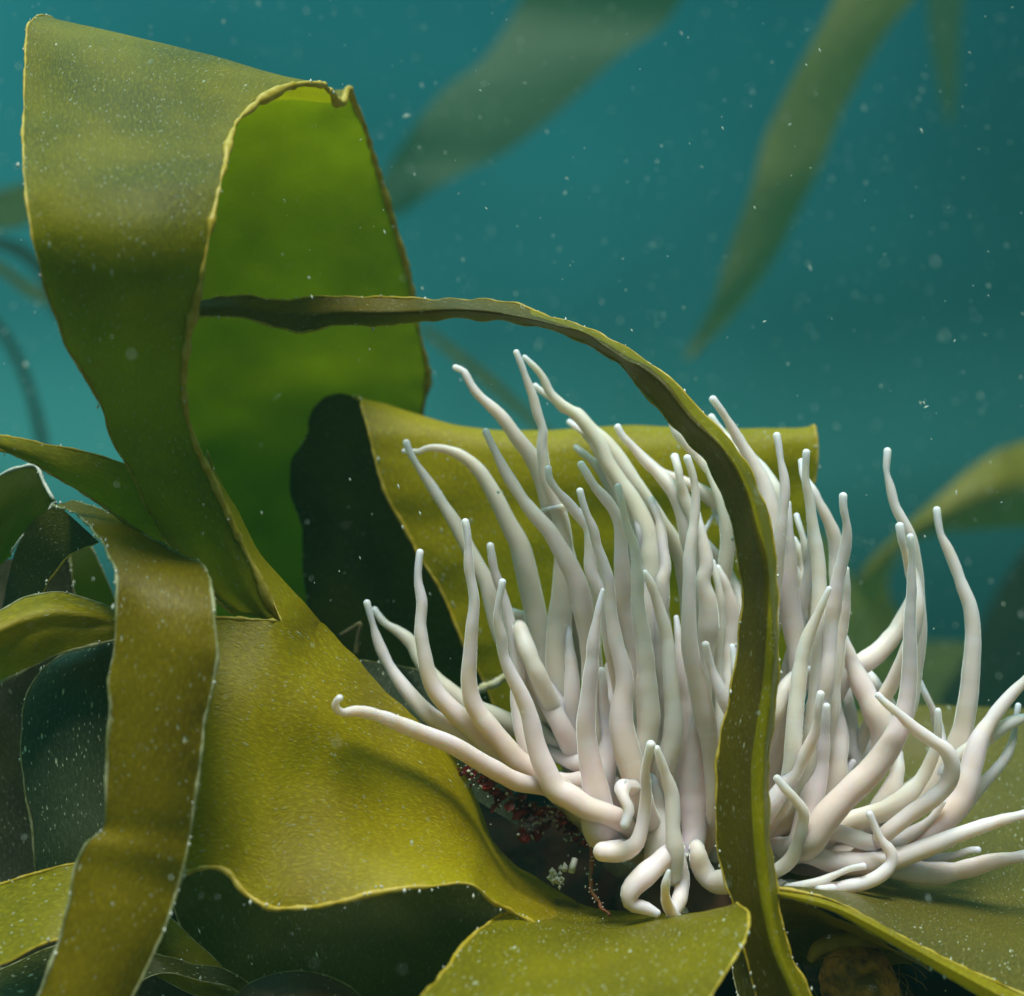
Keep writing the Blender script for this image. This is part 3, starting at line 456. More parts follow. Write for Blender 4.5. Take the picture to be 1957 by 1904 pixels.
# ------------------------------------------------------------------ the anemone
CR = {'4': (671.6, 604.4, .2469), '5': (1074.6, 671.6, .2469), '6': (1477.5, 805.9, .2518), '7': (604.4, 1074.6, .2469), '8': (1007.4, 1074.6, .2469),
      '9': (1477.5, 1141.7, .2518), 'B': (1074.6, 1410.4, .2593), 'C': (1477.5, 1477.5, .2450)}
TENT = '''-1.7 1 7:183,1050,52 155,1085,55 150,1130,62 190,1168,70 300,1160,85 420,1172,100 620,1240,120 850,1340,140 1100,1440,145 1350,1580,150 1560,1700,150 1750,1740,130 2000,1790,120
3 1 7:390,315,55 430,470,60 470,600,85 580,830,95 700,1000,120 850,1160,130 1000,1270,140 1200,1370,140 1400,1480,140 1600,1600,150 1800,1680,150
4.4 1 7:450,360,55 530,480,72 620,540,90 720,620,110 790,730,115 900,880,125 1050,1020,135 1200,1120,135 1400,1200,130 1600,1290,130 1850,1400,130
2.6 1 4:530,1825,60 7:790,20,65 785,150,78 810,300,85 805,500,105 840,700,115 870,850,125 930,1000,130 1040,1130,140 1180,1260,140 1300,1380,140 1420,1530,145 1560,1640,150 1750,1700,150
2 1 4:870,1600,60 885,1700,62 900,1850,80 7:1180,60,82 1215,300,85 1205,500,100 1190,700,105 1175,900,118 1210,1080,130 1290,1220,140 1420,1380,140 1560,1540,150 1720,1640,150 1900,1760,150
1 1 7:1445,140,60 1420,280,62 1410,400,75 1430,560,90 1440,700,95 1500,860,110 1590,1020,120 1660,1200,130 1700,1400,140 1770,1600,155 1880,1780,165 8:300,1800,165 450,1890,160 640,1960,150
3 1 4:1080,1765,60 1100,1900,75 7:1450,250,80 1500,450,85 1545,650,90 1560,850,95 1555,1000,100 1590,1250,110 1680,1550,120
4 1 4:425,975,58 455,1060,62 530,1200,70 600,1300,85 700,1450,95 800,1600,108 900,1780,110 970,1904,110 7:1310,130,110 1370,350,110 1450,600,110 1600,850,110
4.5 1 4:405,1040,40 470,1040,45 520,1045,52 570,1020,62 660,1020,70 780,1050,85 900,1120,100 1000,1220,115 1080,1350,120 1150,1480,125 1220,1620,130 1290,1750,140 7:1600,-30,148 1640,120,150 1680,300,150 1720,500,150 1760,700,150 1800,900,150
3 1 4:1030,890,60 1060,960,62 1110,1060,75 1180,1200,90 1250,1310,100 1340,1440,110 1430,1550,120 1530,1660,125 1600,1780,132 8:310,0,145 400,200,150 440,400,140 470,600,130 490,800,120 500,1000,120 560,1400,130
4.5 1 4:800,400,50 860,425,62 900,490,75 980,600,80 1070,690,90 1160,780,100 1280,930,108 1380,1060,115 1450,1200,115 1520,1400,120 1580,1600,130
3.8 1 4:1280,270,50 1310,350,58 1360,500,70 1410,640,78 1440,750,85 1485,880,80 1480,1000,90 1490,1120,100 1510,1280,112 1560,1400,122 1610,1550,130 1640,1750,140 8:270,250,150 250,500,165 240,700,180 265,900,190 300,1100,190 340,1300,190 380,1500,180
4.2 1 4:1340,310,40 1400,375,55 1470,460,72 1530,570,80 1620,670,85 1720,750,90 5:200,600,110 300,740,110 350,860,110 430,980,112 520,1120,120 600,1280,130 660,1450,145 690,1650,145 690,1800,130 8:950,50,120 980,200,120
4.8 1 4:1420,550,50 1470,590,52 1560,650,70 1640,720,75 5:110,470,85 200,560,95 330,690,110 430,820,118 520,960,120 600,1080,115 680,1200,105 760,1330,105 850,1450,110 920,1600,110 950,1750,110
5.4 1 5:50,540,50 150,620,60 250,720,70 330,850,80
5.4 1 5:110,740,50 200,820,68 300,920,80 350,1000,80 420,1120,80
2 1 5:140,870,62 180,940,72 250,1050,88 330,1140,95 400,1250,95 430,1340,92 445,1450,100 455,1600,115 470,1750,122 8:740,60,120 745,150,118 745,300,110 760,430,95 780,560,80 810,700,60 830,850,50
1.6 1 5:420,1040,58 440,1120,60 470,1220,70 510,1380,75 550,1500,80 570,1650,90 590,1800,108 8:860,50,110 860,250,105 870,400,112 900,600,120 920,800,132 930,1000,145 940,1200,152 920,1380,140 880,1550,120
1.4 1 5:130,1080,58 150,1160,60 180,1260,70 230,1380,80 260,1500,85 320,1640,90 360,1780,95 8:635,200,92 645,400,92 680,600,110 740,800,122 755,950,130 735,1100,145 735,1250,165 770,1450,175 830,1650,175 880,1850,165
2.3 1 4:1530,1180,60 1540,1260,65 1600,1360,75 1690,1460,85 1760,1550,85 5:40,1130,88 130,1230,92 185,1350,88 210,1500,85 220,1700,85 8:600,300,80 620,500,80
3.8 1 5:435,590,60 470,660,65 540,740,80 620,830,90 730,930,100 800,1010,105 870,1090,120 920,1180,122 960,1300,122 990,1450,122 1030,1620,122
1.9 1 5:970,820,65 1000,930,70 1020,1080,75 1025,1200,75 1020,1340,85 1000,1480,95 985,1600,100 990,1750,105 8:1265,50,100 1255,250,105 1250,450,115 1260,650,125 1285,800,130 1320,950,132 1350,1080,140 1390,1250,145 1415,1400,120 1430,1600,90 1430,1900,75
3.4 1 5:870,820,65 890,900,70 910,1010,75 930,1100,80 975,1220,85
5.1 1 5:640,830,60 750,925,85 870,990,92 1000,1045,95 1130,1120,105 1260,1200,110 1350,1300,110
5 1 5:845,580,45 880,630,80 950,705,82 1050,800,80 1130,900,90 1200,1040,90
3.2 1 5:1165,360,62 1210,430,65 1290,560,80 1360,680,92 1430,790,100 1500,920,112 1560,1050,116 1600,1200,120 1620,1350,120 1620,1500,115 1610,1700,110
4 1 5:1155,500,60 1220,590,65 1300,690,75 1390,830,85 1480,980,85
4.6 1 5:1480,830,60 1590,960,80 1650,1100,90 1680,1250,95
2.2 1 5:1660,660,60 1685,740,60 1700,850,65 1715,950,75 1720,1080,80 1710,1250,85 1690,1450,90 6:60,850,92 40,1050,90 15,1300,85 0,1500,80
3 1 6:110,620,55 130,850,70 130,1000,90 120,1200,130 130,1400,145 160,1600,135 190,1800,120
4.4 1 6:150,880,50 200,1000,90 240,1150,100 270,1350,100
3.7 1 6:165,1110,50 220,1250,90 245,1450,72 260,1650,72
2.1 1 6:270,225,60 265,330,58 260,450,75 280,600,80 290,750,92 320,950,110 350,1150,112 360,1350,120 9:355,200,128 365,400,132 360,600,140 350,800,155 320,1100,155 290,1300,145 250,1500,140
2.7 1 6:210,295,52 225,380,58 255,500,60 280,620,60
3.3 1 6:190,705,48 220,850,58 250,1000,72 290,1150,80 310,1350,85
4.2 1 6:270,450,50 310,520,75 350,610,82 400,720,90 450,850,100 480,1000,105 490,1150,100 500,1300,100
1.7 1 6:538,555,65 540,650,70 555,780,75 550,900,85 530,1050,92 500,1200,102 470,1350,110 440,1500,105 9:425,400,100 410,600,100
2.5 1 6:555,1130,50 550,1350,92 520,1500,112 490,1650,122 9:470,500,135 440,650,132 430,850,130
1.5 1 9:430,-65,45 390,15,62 330,135,88 280,250,100 230,400,110 195,550,115 175,750,115 160,950,112 150,1150,112 140,1300,112 100,1480,112
2.7 1 9:300,540,60 160,590,105 80,690,110 20,840,110 -40,1000,110
3 1 6:1255,660,58 1260,760,62 1275,860,70 1330,970,85 1390,1100,95 1440,1250,102 1490,1400,110 1510,1550,116 9:1515,400,120 1500,600,124 1480,800,130 1440,1000,135 1390,1130,145 1300,1300,150 1150,1480,150 950,1620,150
3 1 6:860,215,58 850,370,55 890,500,72 930,640,80 990,760,88 1040,860,88 1080,1000,75 1105,1150,68 1105,1300,80 1115,1500,88 9:1110,400,84 1090,600,70 1060,800,70
2.3 1 6:960,800,65 980,900,66 1015,1020,66 1050,1150,80 1085,1300,85
1 1 6:1040,880,60 1045,1000,60 1040,1150,72 1050,1300,82 1045,1450,95 1038,1600,102 9:1035,450,112 1030,650,118 1000,850,132 950,1000,152 870,1150,165 750,1300,172 620,1430,175 480,1580,175 380,1700,175 300,1850,165
3.6 1 6:1070,1150,50 1040,1340,90 9:970,200,125 880,320,132 780,430,132 690,500,135 590,570,130
2.9 1 9:520,300,70 600,500,140 680,680,162 760,850,172 830,1000,160 800,1200,130
4.2 1 9:720,560,60 790,690,110 880,850,110
0.8 1 9:800,745,52 850,790,62 950,870,80 1080,1000,95 1200,1090,105 1310,1160,118 1362,1270,128 1340,1400,130 1220,1520,132 1050,1640,132 900,1760,130
3.4 1 9:1120,650,45 1160,740,55 1210,850,60 1250,1000,70 1270,1150,80
2.1 1 9:1247,850,48 1245,940,60 1240,1050,78 1210,1200,90 1150,1330,102 1060,1450,120 960,1550,130 850,1620,132 720,1660,130 600,1700,130
1.5 1 C:1340,235,50 1285,320,60 1200,390,85 1080,460,100 950,530,110 800,555,118 660,520,120 540,470,115
1.9 1 9:2060,510,80 1900,640,92 1780,760,100 1660,920,120 1560,1080,142 1500,1300,152 1440,1500,165 1300,1680,165 1130,1850,160
2.3 1 9:2060,860,78 1904,920,82 1780,970,90 1660,1040,95 1580,1100,100
2.4 1 9:1863,815,45 1850,900,48 1820,1050,60 1770,1200,70 1680,1320,80 1580,1420,90 1500,1520,90 1400,1650,90
1.1 1 C:2100,270,82 1957,325,92 1700,395,112 1500,460,122 1300,540,132 1100,620,142 900,690,150 650,710,150 450,690,142 300,640,132
1.4 1 C:2100,620,100 1957,645,112 1750,690,122 1550,740,142 1350,780,155 1180,780,160 1000,750,150 800,720,130
1.9 0 C:1600,610,52 1540,612,52 1450,640,65 1350,655,80 1150,670,90 900,680,90
0.7 1 C:700,725,50 600,742,52 480,790,62 350,850,72 200,890,80
0.8 1 C:760,330,55 800,420,62 850,520,80 920,600,95 930,680,98 860,780,110 750,850,112 600,890,120 480,910,115 350,920,100
0.6 1 C:455,910,65 380,915,65 300,920,70
0.9 1 C:45,45,60 100,130,75 180,220,90 245,320,92 228,450,105 190,580,115 110,700,122 30,760,112 -60,800,110
1.1 1 9:370,722,62 350,850,70 320,1000,80 250,1180,92 180,1320,102 90,1430,110 20,1530,120 -60,1650,120
1.7 1 9:405,820,60 370,1100,130 330,1350,155 270,1600,160 200,1850,145
3 1 9:460,700,60 490,850,112 500,1050,142 470,1250,165 440,1450,165
3.6 1 9:510,540,50 560,750,80 600,950,92 620,1150,92 640,1350,90
2.8 1 9:960,1180,70 940,1350,130 880,1500,145 780,1640,140
4.2 1 9:710,980,50 730,1150,90 720,1300,90
1.2 1 8:590,230,32 560,350,60 520,550,92 500,750,112 480,900,118 470,1100,128 460,1300,135 480,1500,145 520,1700,165 560,1900,185 B:270,600,210
2.8 1 8:570,830,60 590,1050,92 610,1250,122 620,1450,142 600,1700,140
3.4 1 8:670,740,50 640,820,90 630,1000,105 630,1200,105
2.1 1 8:905,70,50 970,200,90 1040,380,100 1085,550,105 1110,800,112 1130,1000,120 1135,1200,126 1115,1400,140 1060,1600,140
3.8 1 5:700,1130,60 750,1300,80 780,1500,82 790,1700,85 8:1050,100,92 1050,300,92 1020,500,92
3.1 1 5:1050,1250,60 1090,1500,100 1110,1700,110 8:1370,100,112 1400,300,130 1410,500,140 1400,650,105 1400,850,70
3.4 1 8:1440,0,50 1480,200,75 1490,500,72 1480,800,72 1490,1000,75 1500,1250,75
3.8 1 8:1470,50,60 1560,250,120 1580,450,140 1570,650,132 1550,850,112 1540,1000,100
4.8 1 5:1130,1480,60 1200,1600,95 1300,1800,95 8:1660,350,90
1.5 1 8:1380,635,62 1400,720,65 1440,860,78 1490,980,88 1540,1090,100 1600,1200,105
1.7 1 8:1595,660,50 1597,750,50 1590,850,45 1600,980,45
4.8 1 5:1180,1235,62 1240,1330,80 1310,1440,85 1390,1570,90
4.9 1 5:1170,1270,28 1100,1400,36 1060,1500,45
2.3 1 8:1300,1150,60 1280,1350,130 1270,1550,200 1270,1750,230 B:965,500,200 970,700,150 955,850,120
-0.2 0 B:655,42,68 635,150,70 620,250,78 625,400,85 605,550,95 580,680,102 545,780,120 460,840,142 380,850,150 330,850,150
0 1 B:690,80,50 715,150,68 760,280,95 800,400,105 815,550,112 820,700,125 835,850,142 820,980,130
-0.6 0 B:455,640,68 480,545,82 440,450,100 435,395,112
-0.3 0 B:695,1290,62 600,1250,105 490,1215,135 500,1130,152 600,1020,172 700,930,172 790,850,150
-0.8 0 B:780,990,30 765,1060,58 755,1150,75 770,1240,88 830,1330,100
0.1 0 B:820,1310,90 870,1200,120 885,1050,125 860,900,110
0.2 0 B:1240,1050,190 1160,1070,190 1080,1050,185 1020,960,160 1000,850,120
2 1 B:680,300,100 700,500,150 700,700,165 700,870,160
3.2 1 8:60,1400,70 150,1470,110 250,1510,122 400,1560,122 520,1600,122
2.6 1 8:150,1640,90 260,1680,125 420,1690,132 600,1700,122
3.5 1 8:80,1270,80 200,1380,100 320,1430,100 440,1450,100
4.6 1 7:1470,360,55 1560,400,80 1640,430,90 1750,520,95
2.9 1 7:1690,692,55 1645,650,60 1605,560,80 1580,500,95 1620,620,105
3.2 1 7:1550,530,50 1620,700,120 1700,870,132 1780,1020,132 1850,1180,130
3.6 1 7:1700,740,55 1760,850,75 1810,960,82 1880,1100,85
3.4 1 8:300,480,45 330,620,80 350,800,95 360,1000,110 370,1250,120
3.3 1 8:1160,420,40 1180,620,80 1200,850,100 1210,1100,110 1200,1350,110
3.9 1 5:560,1250,45 590,1400,75 620,1600,90 640,1800,100
3.2 1 9:210,870,45 240,1050,70 235,1250,90 200,1450,95
3.3 1 C:1250,60,50 1180,150,80 1050,280,100 880,370,105 720,420,105
2.9 1 9:600,1250,50 540,1400,80 450,1550,95 350,1680,100
3.9 1 4:1485,1500,35 1540,1480,38 1600,1470,40'''
def tent_mat():
    m = NT('tentacle_skin')
    at = m.n('Attribute'); at.attribute_name = 'along'; s = m.n('SeparateColor'); m.l(at.outputs['Color'], s.inputs[0])
    oi = m.n('ObjectInfo'); rnd = oi.outputs['Random']
    pk = m.n('ValToRGB'); m.l(rnd, pk.inputs[0]); c = pk.color_ramp
    c.elements[0].color = (.78, .75, .70, 1); c.elements[1].color = (.86, .70, .78, 1); e = c.elements.new(.5); e.color = (.87, .72, .75, 1)
    tcn = m.n('TexCoord').outputs['Object']
    no = m.n('TexNoise'); no.inputs['Scale'].default_value = 9; no.inputs['Detail'].default_value = 4; m.l(tcn, no.inputs[0])
    col = m.mixc(m.mapr(no.outputs[0], .45, .68, 0, .5), pk.outputs[0], (.74, .60, .44))
    base = m.mixc(m.mapr(s.outputs[0], .22, .75, 0, .68), col, (.46, .42, .26))       # olive towards the root: pigment, plus shade painted in low down
    cb = m.n('CombineXYZ'); m.l(m.math('MULTIPLY', s.outputs[1], 17.), cb.inputs[0]); m.l(m.math('MULTIPLY', rnd, 90.), cb.inputs[1])
    bn = m.n('TexNoise'); bn.inputs['Scale'].default_value = 1; bn.inputs['Detail'].default_value = 3; m.l(cb.outputs[0], bn.inputs[0])
    base = m.mixc(m.mapr(bn.outputs[0], .55, .8, 0, .35), base, (.66, .52, .40))
    base = m.mixc(m.mapr(bn.outputs[0], .42, .25, 0, .4), base, (.86, .82, .82))
    base = m.mixc(m.math('MULTIPLY', s.outputs[2], .68), base, (.56, .57, .48))  # rear layers turn sage, painting shade in among the tentacles
    tip = m.mixc(m.mapr(s.outputs[1], .0, .05, 1, 0), base, (.97, .88, .93))
    ti = m.math('MULTIPLY', m.mapr(s.outputs[1], .05, .09), m.mapr(s.outputs[1], .12, .22, .35, 0))
    tip = m.mixc(ti, tip, (.45, .40, .40))
    fn = m.n('TexNoise'); fn.inputs['Scale'].default_value = 120; m.l(tcn, fn.inputs[0])
    bp = m.n('Bump'); bp.inputs['Strength'].default_value = .12; bp.inputs['Distance'].default_value = .003; m.l(fn.outputs[0], bp.inputs['Height'])
    pr = m.n('BsdfPrincipled'); m.l(tip, pr.inputs['Base Color']); pr.inputs['Roughness'].default_value = .5; pr.inputs['Specular IOR Level'].default_value = .3
    pr.inputs['Subsurface Weight'].default_value = .8; pr.inputs['Subsurface Radius'].default_value = (.09, .06, .035); pr.inputs['Subsurface Scale'].default_value = 1.0
    pr.inputs['Sheen Weight'].default_value = 1; pr.inputs['Sheen Roughness'].default_value = .22; pr.inputs['Sheen Tint'].default_value = (.85, 1, .95, 1)
    m.l(bp.outputs[0], pr.inputs['Normal']); m.l(pr.outputs[0], m.out.inputs[0]); return m.m
TM = tent_mat()
an = empty('sea_anemone', P(1330, 1690, 4.45), 'pale pink-white sea anemone with long curling tentacles growing at the foot of the kelp', 'sea anemone')
def lay(v): return 3.97+.105*v
ROOT = Vector((1335, 1600))
for ti, line in enumerate(TENT.strip().split('\n')):
    tk = line.split(); layer = float(tk[0]); ext = tk[1] == '1'; pts = []; crp = None
    for q in tk[2:]:
        if ':' in q: crp, q = q.split(':')
        x, y, wd = map(float, q.split(',')); ox, oy, f = CR[crp]
        pts.append([ox+x*f, oy+y*f, wd*f])
    c_ = [pts[0]]
    for q in pts[1:]:
        if len(c_) > 1:
            dx_, dy_ = c_[-1][0]-c_[-2][0], c_[-1][1]-c_[-2][1]; ex_, ey_ = q[0]-c_[-1][0], q[1]-c_[-1][1]; dl_ = math.hypot(dx_, dy_)
            if q is not pts[-1] and (math.hypot(ex_, ey_) < 6 or ((dx_*ex_+dy_*ey_)/dl_ < 2 and layer > .9)): continue
        c_.append(q)
    pts = c_
    Y = lay(layer)
    tot = sum(math.dist(pts[i][:2], pts[i+1][:2]) for i in range(len(pts)-1)); acc = 0; P4 = []
    for i, (x, y, wd) in enumerate(pts):
        if i: acc += math.dist(pts[i-1][:2], (x, y))
        f = acc/max(tot, 1); wd *= .90+.30*sm(f*1.2-.1) if layer > .9 else .97
        P4.append([x, y, Y+(layer-2)*.03*(1-f)+.02*math.sin(f*5+ti)+(.42*f if ti == 0 else 0), wd])
    if ext:
        lx, ly, lY, lw = P4[-1]; right = lx > 1420
        rx = 1340+(lx-1340)*(.42 if not right else .5); ry = 1640 if ly < 1640 else min(ly+15, 1700)
        if right: rx = min(rx, 1560)
        if layer < 1 and ti: rx = lx+(1340-lx)*.4; ry = min(1690, max(1600, ly-20)) if lx < 1450 else 1690
        rY = 4.30+.05*max(0, layer)
        dx = max(lw, 26)
        P4.append([lx+(rx-lx)*.5, ly+(ry-ly)*.55, lY+(rY-lY)*.6, dx]); P4.append([rx, ry, rY, dx*.9])
    else:
        lx, ly, lY, lw = P4[-1]; P4.append([lx+(1330-lx)*.12, ly-8, lY+.12, lw]); P4.append([lx+(1330-lx)*.35, ly-12, lY+.35, lw*.9])
    for q in P4:
        q[0] = q[0]
    W = [list(P(a, b, c))+[px(d_, c)*.5] for a, b, c, d_ in P4]
    ln = sum(math.dist(W[i][:3], W[i+1][:3]) for i in range(len(W)-1)); n = int(max(30, ln/.016))
    S = catmull(W, n); pts3 = []; rad = []
    vis_frac = 1
    for i in range(n):
        p = Vector(S[i][:3]); k = Vector((noise.noise(p*7+Vector((ti*3.1, 0, 0))), 0, noise.noise(p*7+Vector((0, ti*2.3, 9)))))*.004
        pts3.append(p+k); k *= 1+1.6*math.exp(-i*.016/.18); pts3[-1] = p+k; sp_ = i*.016
        rad.append(max(.003, S[i][3]*(1-.15*math.exp(-((sp_-.075)/.02)**2)-.10*math.exp(-((sp_-.19-.05*math.sin(ti*3))/.018)**2)+.06*math.exp(-((sp_-.15)/.03)**2))*(1+.05*noise.noise(p*12+Vector((ti, ti, 0)))+.05*noise.noise(Vector((ti*5.1, i*.4, 0))))))
    r0 = rad[0]*1.08; d0 = (pts3[0]-pts3[min(3, n-1)]).normalized()
    for i in range(min(4, n)): rad[i] = max(rad[i], r0*(1-.03*i))
    cp = []; crd = []
    for a_ in (80, 60, 38, 18):
        cp.append(pts3[0]+d0*r0*math.sin(R(a_))*.9); crd.append(r0*math.cos(R(a_)))
    pts3 = cp+pts3; rad = crd+rad
    V, F, MI = [], [], []; tube_into(V, F, MI, pts3, rad, 16)
    me = mesh('tentacle', V, F, MI)
    ca = me.color_attributes.new(name='along', type='FLOAT_COLOR', domain='POINT')
    cum = [0]
    for i in range(1, len(pts3)): cum.append(cum[-1]+(pts3[i]-pts3[i-1]).length)
    L_ = cum[-1]
    vals = []
    for i in range(len(pts3)): vals += [min(1, cum[i]/1.6), min(1, cum[i]/.9), min(1, max(0, (layer-1.5)/3.0))*min(1, .35+cum[i]/.5), 1]*16
    ca.data.foreach_set('color', vals)
    link('tentacle', me, TM, an)
# body column and oral disc
import bmesh
def lump(name, c, r, seed, mat, parent, disp=.12, sub=4):
    bm = bmesh.new(); bmesh.ops.create_icosphere(bm, subdivisions=sub, radius=1); O = Vector((seed, 2*seed, 0))
    for v in bm.verts:
        p = v.co.copy(); k = 1+disp*noise.noise(p*1.8+O)+disp*.5*noise.noise(p*5+O); v.co = Vector((p.x*r[0], p.y*r[1], p.z*r[2]))*k+c
    me = bpy.data.meshes.new(name); bm.to_mesh(me); bm.free(); me.polygons.foreach_set('use_smooth', [True]*len(me.polygons))
    return link(name, me, mat, parent)
COLM = simple_mat('anemone_column', (.17, .085, .045), (.12, .065, .035), 12, .45, sss=.3, bump=.2)
lump('column', P(1330, 1730, 4.5), (.24, .19, .17), 4, COLM, an)
lump('oral_disc', P(1350, 1640, 4.58), (.33, .20, .10), 6, simple_mat('anemone_disc', (.34, .26, .16), (.24, .19, .11), 12, .5, sss=.4), an)

# ------------------------------------------------------------------ red algae, debris
def red_turf(label, spots, seed, cnt=1):
    random.seed(seed); V, F, MI = [], [], []
    for (x, y, Y, r) in spots:
        c = P(x, y, Y)
        for k in range(9):                       # small curled plates
            n = 7; a0 = random.uniform(0, 6.28); rr = px(r, Y)*random.uniform(.4, 1)
            ax = Vector((random.uniform(-1, 1), random.uniform(-1, 1), random.uniform(-1, 1))).normalized(); bx = ax.orthogonal().normalized(); cx = ax.cross(bx)
            o_ = c+Vector((random.uniform(-1, 1), random.uniform(-1, 1), random.uniform(-1, 1)))*px(r, Y)*.9
            b = len(V); V.append(o_+ax*rr*.25)
            for q in range(n):
                an_ = a0+6.28*q/n; V.append(o_+(bx*math.cos(an_)+cx*math.sin(an_)*.7)*rr*random.uniform(.6, 1.2)+ax*rr*random.uniform(-.2, .3))
            for q in range(n): F.append((b, b+1+q, b+1+(q+1) % n)); MI.append(0)
        for k in range(14): blob_into(V, F, MI, c+Vector((random.gauss(0, 1), random.gauss(0, .6)-.5, random.gauss(0, 1)))*px(r, Y)*.8, random.uniform(.002, .006), random.choice((0, 1, 1)))
    m0 = simple_mat('red_algae', (.30, .035, .03), (.14, .02, .015), 30, .35, trans=.25)
    return tag(link('red_seaweed', mesh('red_seaweed', V, F, MI, False), [m0, CRUST]), label, 'seaweed')
red_turf('clump of small dark red seaweed plates under the lowest left tentacles',
         [(888,1472,4.25,11),(905,1483,4.25,12),(922,1498,4.25,16),(942,1505,4.27,22),(960,1525,4.27,20),(985,1538,4.28,14),(1002,1548,4.28,16),(1025,1552,4.28,15),(1050,1552,4.28,10),(1015,1585,4.27,20),(1030,1568,4.27,16),(1063,1562,4.3,15),(1075,1570,4.32,18),(1095,1590,4.33,16)], 5)
red_turf('sparse red seaweed scraps low beside the foot of the anemone', [(1112,1606,4.25,13)], 6)
V, F, MI = [], [], []
th = catmull([P(1122,1578,4.2), P(1128,1610,4.17), P(1132,1650,4.15), P(1131,1700,4.13), P(1142,1722,4.12), P(1166,1750,4.08)], 50)
tube_into(V, F, MI, [Vector(p)+Vector((noise.noise(Vector(p)*40)*.008, 0, 0)) for p in th], [.0085-.004*i/49+.003*noise.noise(Vector((i*.6, 0, 0))) for i in range(50)], 7)
for k in range(40): blob_into(V, F, MI, Vector(random.choice(list(th)))+Vector((random.gauss(0, .008), random.gauss(0, .008)-.004, random.gauss(0, .008))), .003, 1)
tag(link('seaweed_strand', mesh('seaweed_strand', V, F, MI), [simple_mat('strand_red', (.30, .08, .03), (.22, .14, .07), 30, .5), CRUST]), 'thin reddish strand dangling left of the foot of the anemone', 'seaweed')
def bits(name, label, cat, sp, seed, mat, group=None):
    random.seed(seed); V, F, MI = [], [], []
    for x, y, Y, r, n in sp:
        for k in range(n): blob_into(V, F, MI, P(x+random.gauss(0, r), y+random.gauss(0, r*.8), Y+random.gauss(0, .01)), random.uniform(.003, .011), 0, (1, 1, 1.3))
    tag(link(name, mesh(name, V, F, MI, False), mat), label, cat, group)
bits('shell_fragments', 'pale broken shell bits lying on the dark rock between the broad blade and the anemone', 'shell fragments', [(1062,1672,4.22,8,16),(1070,1685,4.2,7,12),(1078,1660,4.22,4,6)], 3, CRUST)
V, F, MI = [], [], []
tube_into(V, F, MI, [P(1092,1668,4.2), P(1095,1655,4.2), P(1099,1641,4.21)], [.010, .010, .009], 10)
tag(link('worm_tube', mesh('worm_tube', V, F, MI), CRUST), 'short pale tube standing on the dark rock beside the shell bits', 'worm tube')
V, F, MI = [], [], []
q = catmull([P(905,1322,4.75), P(925,1312,4.75), P(950,1302,4.75), P(985,1292,4.75)], 24)
tube_into(V, F, MI, [Vector(p)+Vector((0, 0, noise.noise(Vector(p)*30)*.01)) for p in q], [.014+.008*noise.noise(Vector((i*.7, 3, 0))) for i in range(24)], 8)
tag(link('crusted_twig', mesh('crusted_twig', V, F, MI), simple_mat('crust_yellow', (.6, .58, .3), (.7, .72, .6), 40)), 'short crusted pale twig between the left tentacles', 'twig')
V, F, MI = [], [], []
q = catmull([P(650,1215,4.6), P(675,1200,4.6), P(688,1192,4.6), P(684,1215,4.6), P(680,1250,4.6)], 24)
tube_into(V, F, MI, q, [.008]*24, 8)
tag(link('seaweed_hook', mesh('seaweed_hook', V, F, MI), simple_mat('hook_brown', (.16, .14, .05), (.1, .09, .04))), 'thin brownish hooked sprig above the shoulder of the broad blade', 'seaweed')
kelp('kelp', 'grey-green shaded blade edge showing just above the broad blade behind the lowest tentacles', 'kelp',
     [[(690,1262,4.5),(760,1272,4.55),(830,1290,4.6),(900,1330,4.62),(980,1420,4.64)], [(690,1330,4.45),(760,1350,4.48),(830,1380,4.5),(900,1420,4.52),(980,1500,4.54)], [(700,1420,4.42),(770,1440,4.44),(840,1480,4.45),(910,1530,4.46),(990,1580,4.48)]],
     kelp_mat('kelp_grey', (.06,.08,.045), (.04,.06,.03), (.06,.09,.03), .25, .8, .35), nu=30, nv=50, seed=22, rim=('T',), rimw=.005, rmat=RIMG)

# ------------------------------------------------------------------ kelp farther off in the murky water
FAINT = kelp_mat('kelp_faint', (.085,.17,.08), (.06,.14,.07), (.14,.30,.10), .5, 0, .6, .2)  # bluish tint paints the water's haze into the kelp colour
FAR = 'kelp fading into the murky water'
def far(label, rows, m='far', name='distant_kelp', **kw):
    S_ = kw.pop('S', 2.7)
    rows = [[(p[0], p[1], p[2]*S_) for p in q] if hasattr(q[0], '__len__') else tuple(v*S_ if i in (2, 5) else v for i, v in enumerate(q)) for q in rows]
    o = kelp(name, label, 'kelp', rows, K[m] if isinstance(m, str) else m, rim=None, wav=.02, wf=.9, frill=.01, nu=70, nv=20, **kw); o['group'] = FAR
far('broad blurred strap slanting down from the top edge, right of centre', [(1620,-60,13.2,1790,-60,13.6), (1593,0,13,1745,0,13.4), (1558,69,12.8,1696,60,13.2), (1510,159,12.6,1641,152,13), (1461,263,12.4,1600,235,12.8), (1434,366,12.2,1565,325,12.6),
     (1392,484,12.1,1524,408,12.5), (1358,588,12,1470,510,12.4), (1330,640,12,1425,575,12.3), (1305,690,12,1330,680,12)], seed=31, b=-.15)
far('faint wide strap slanting up to the top edge just right of the arched strap', [(1020,-60,17.5,1330,-60,18), (995,0,17.5,1290,20,18), (925,110,17,1180,110,17.5), (850,170,16.5,1060,220,17), (785,250,16,950,300,16.5), (735,330,16,850,350,16), (700,420,16,770,410,16)], FAINT, S=4.4, seed=32, b=-.1)
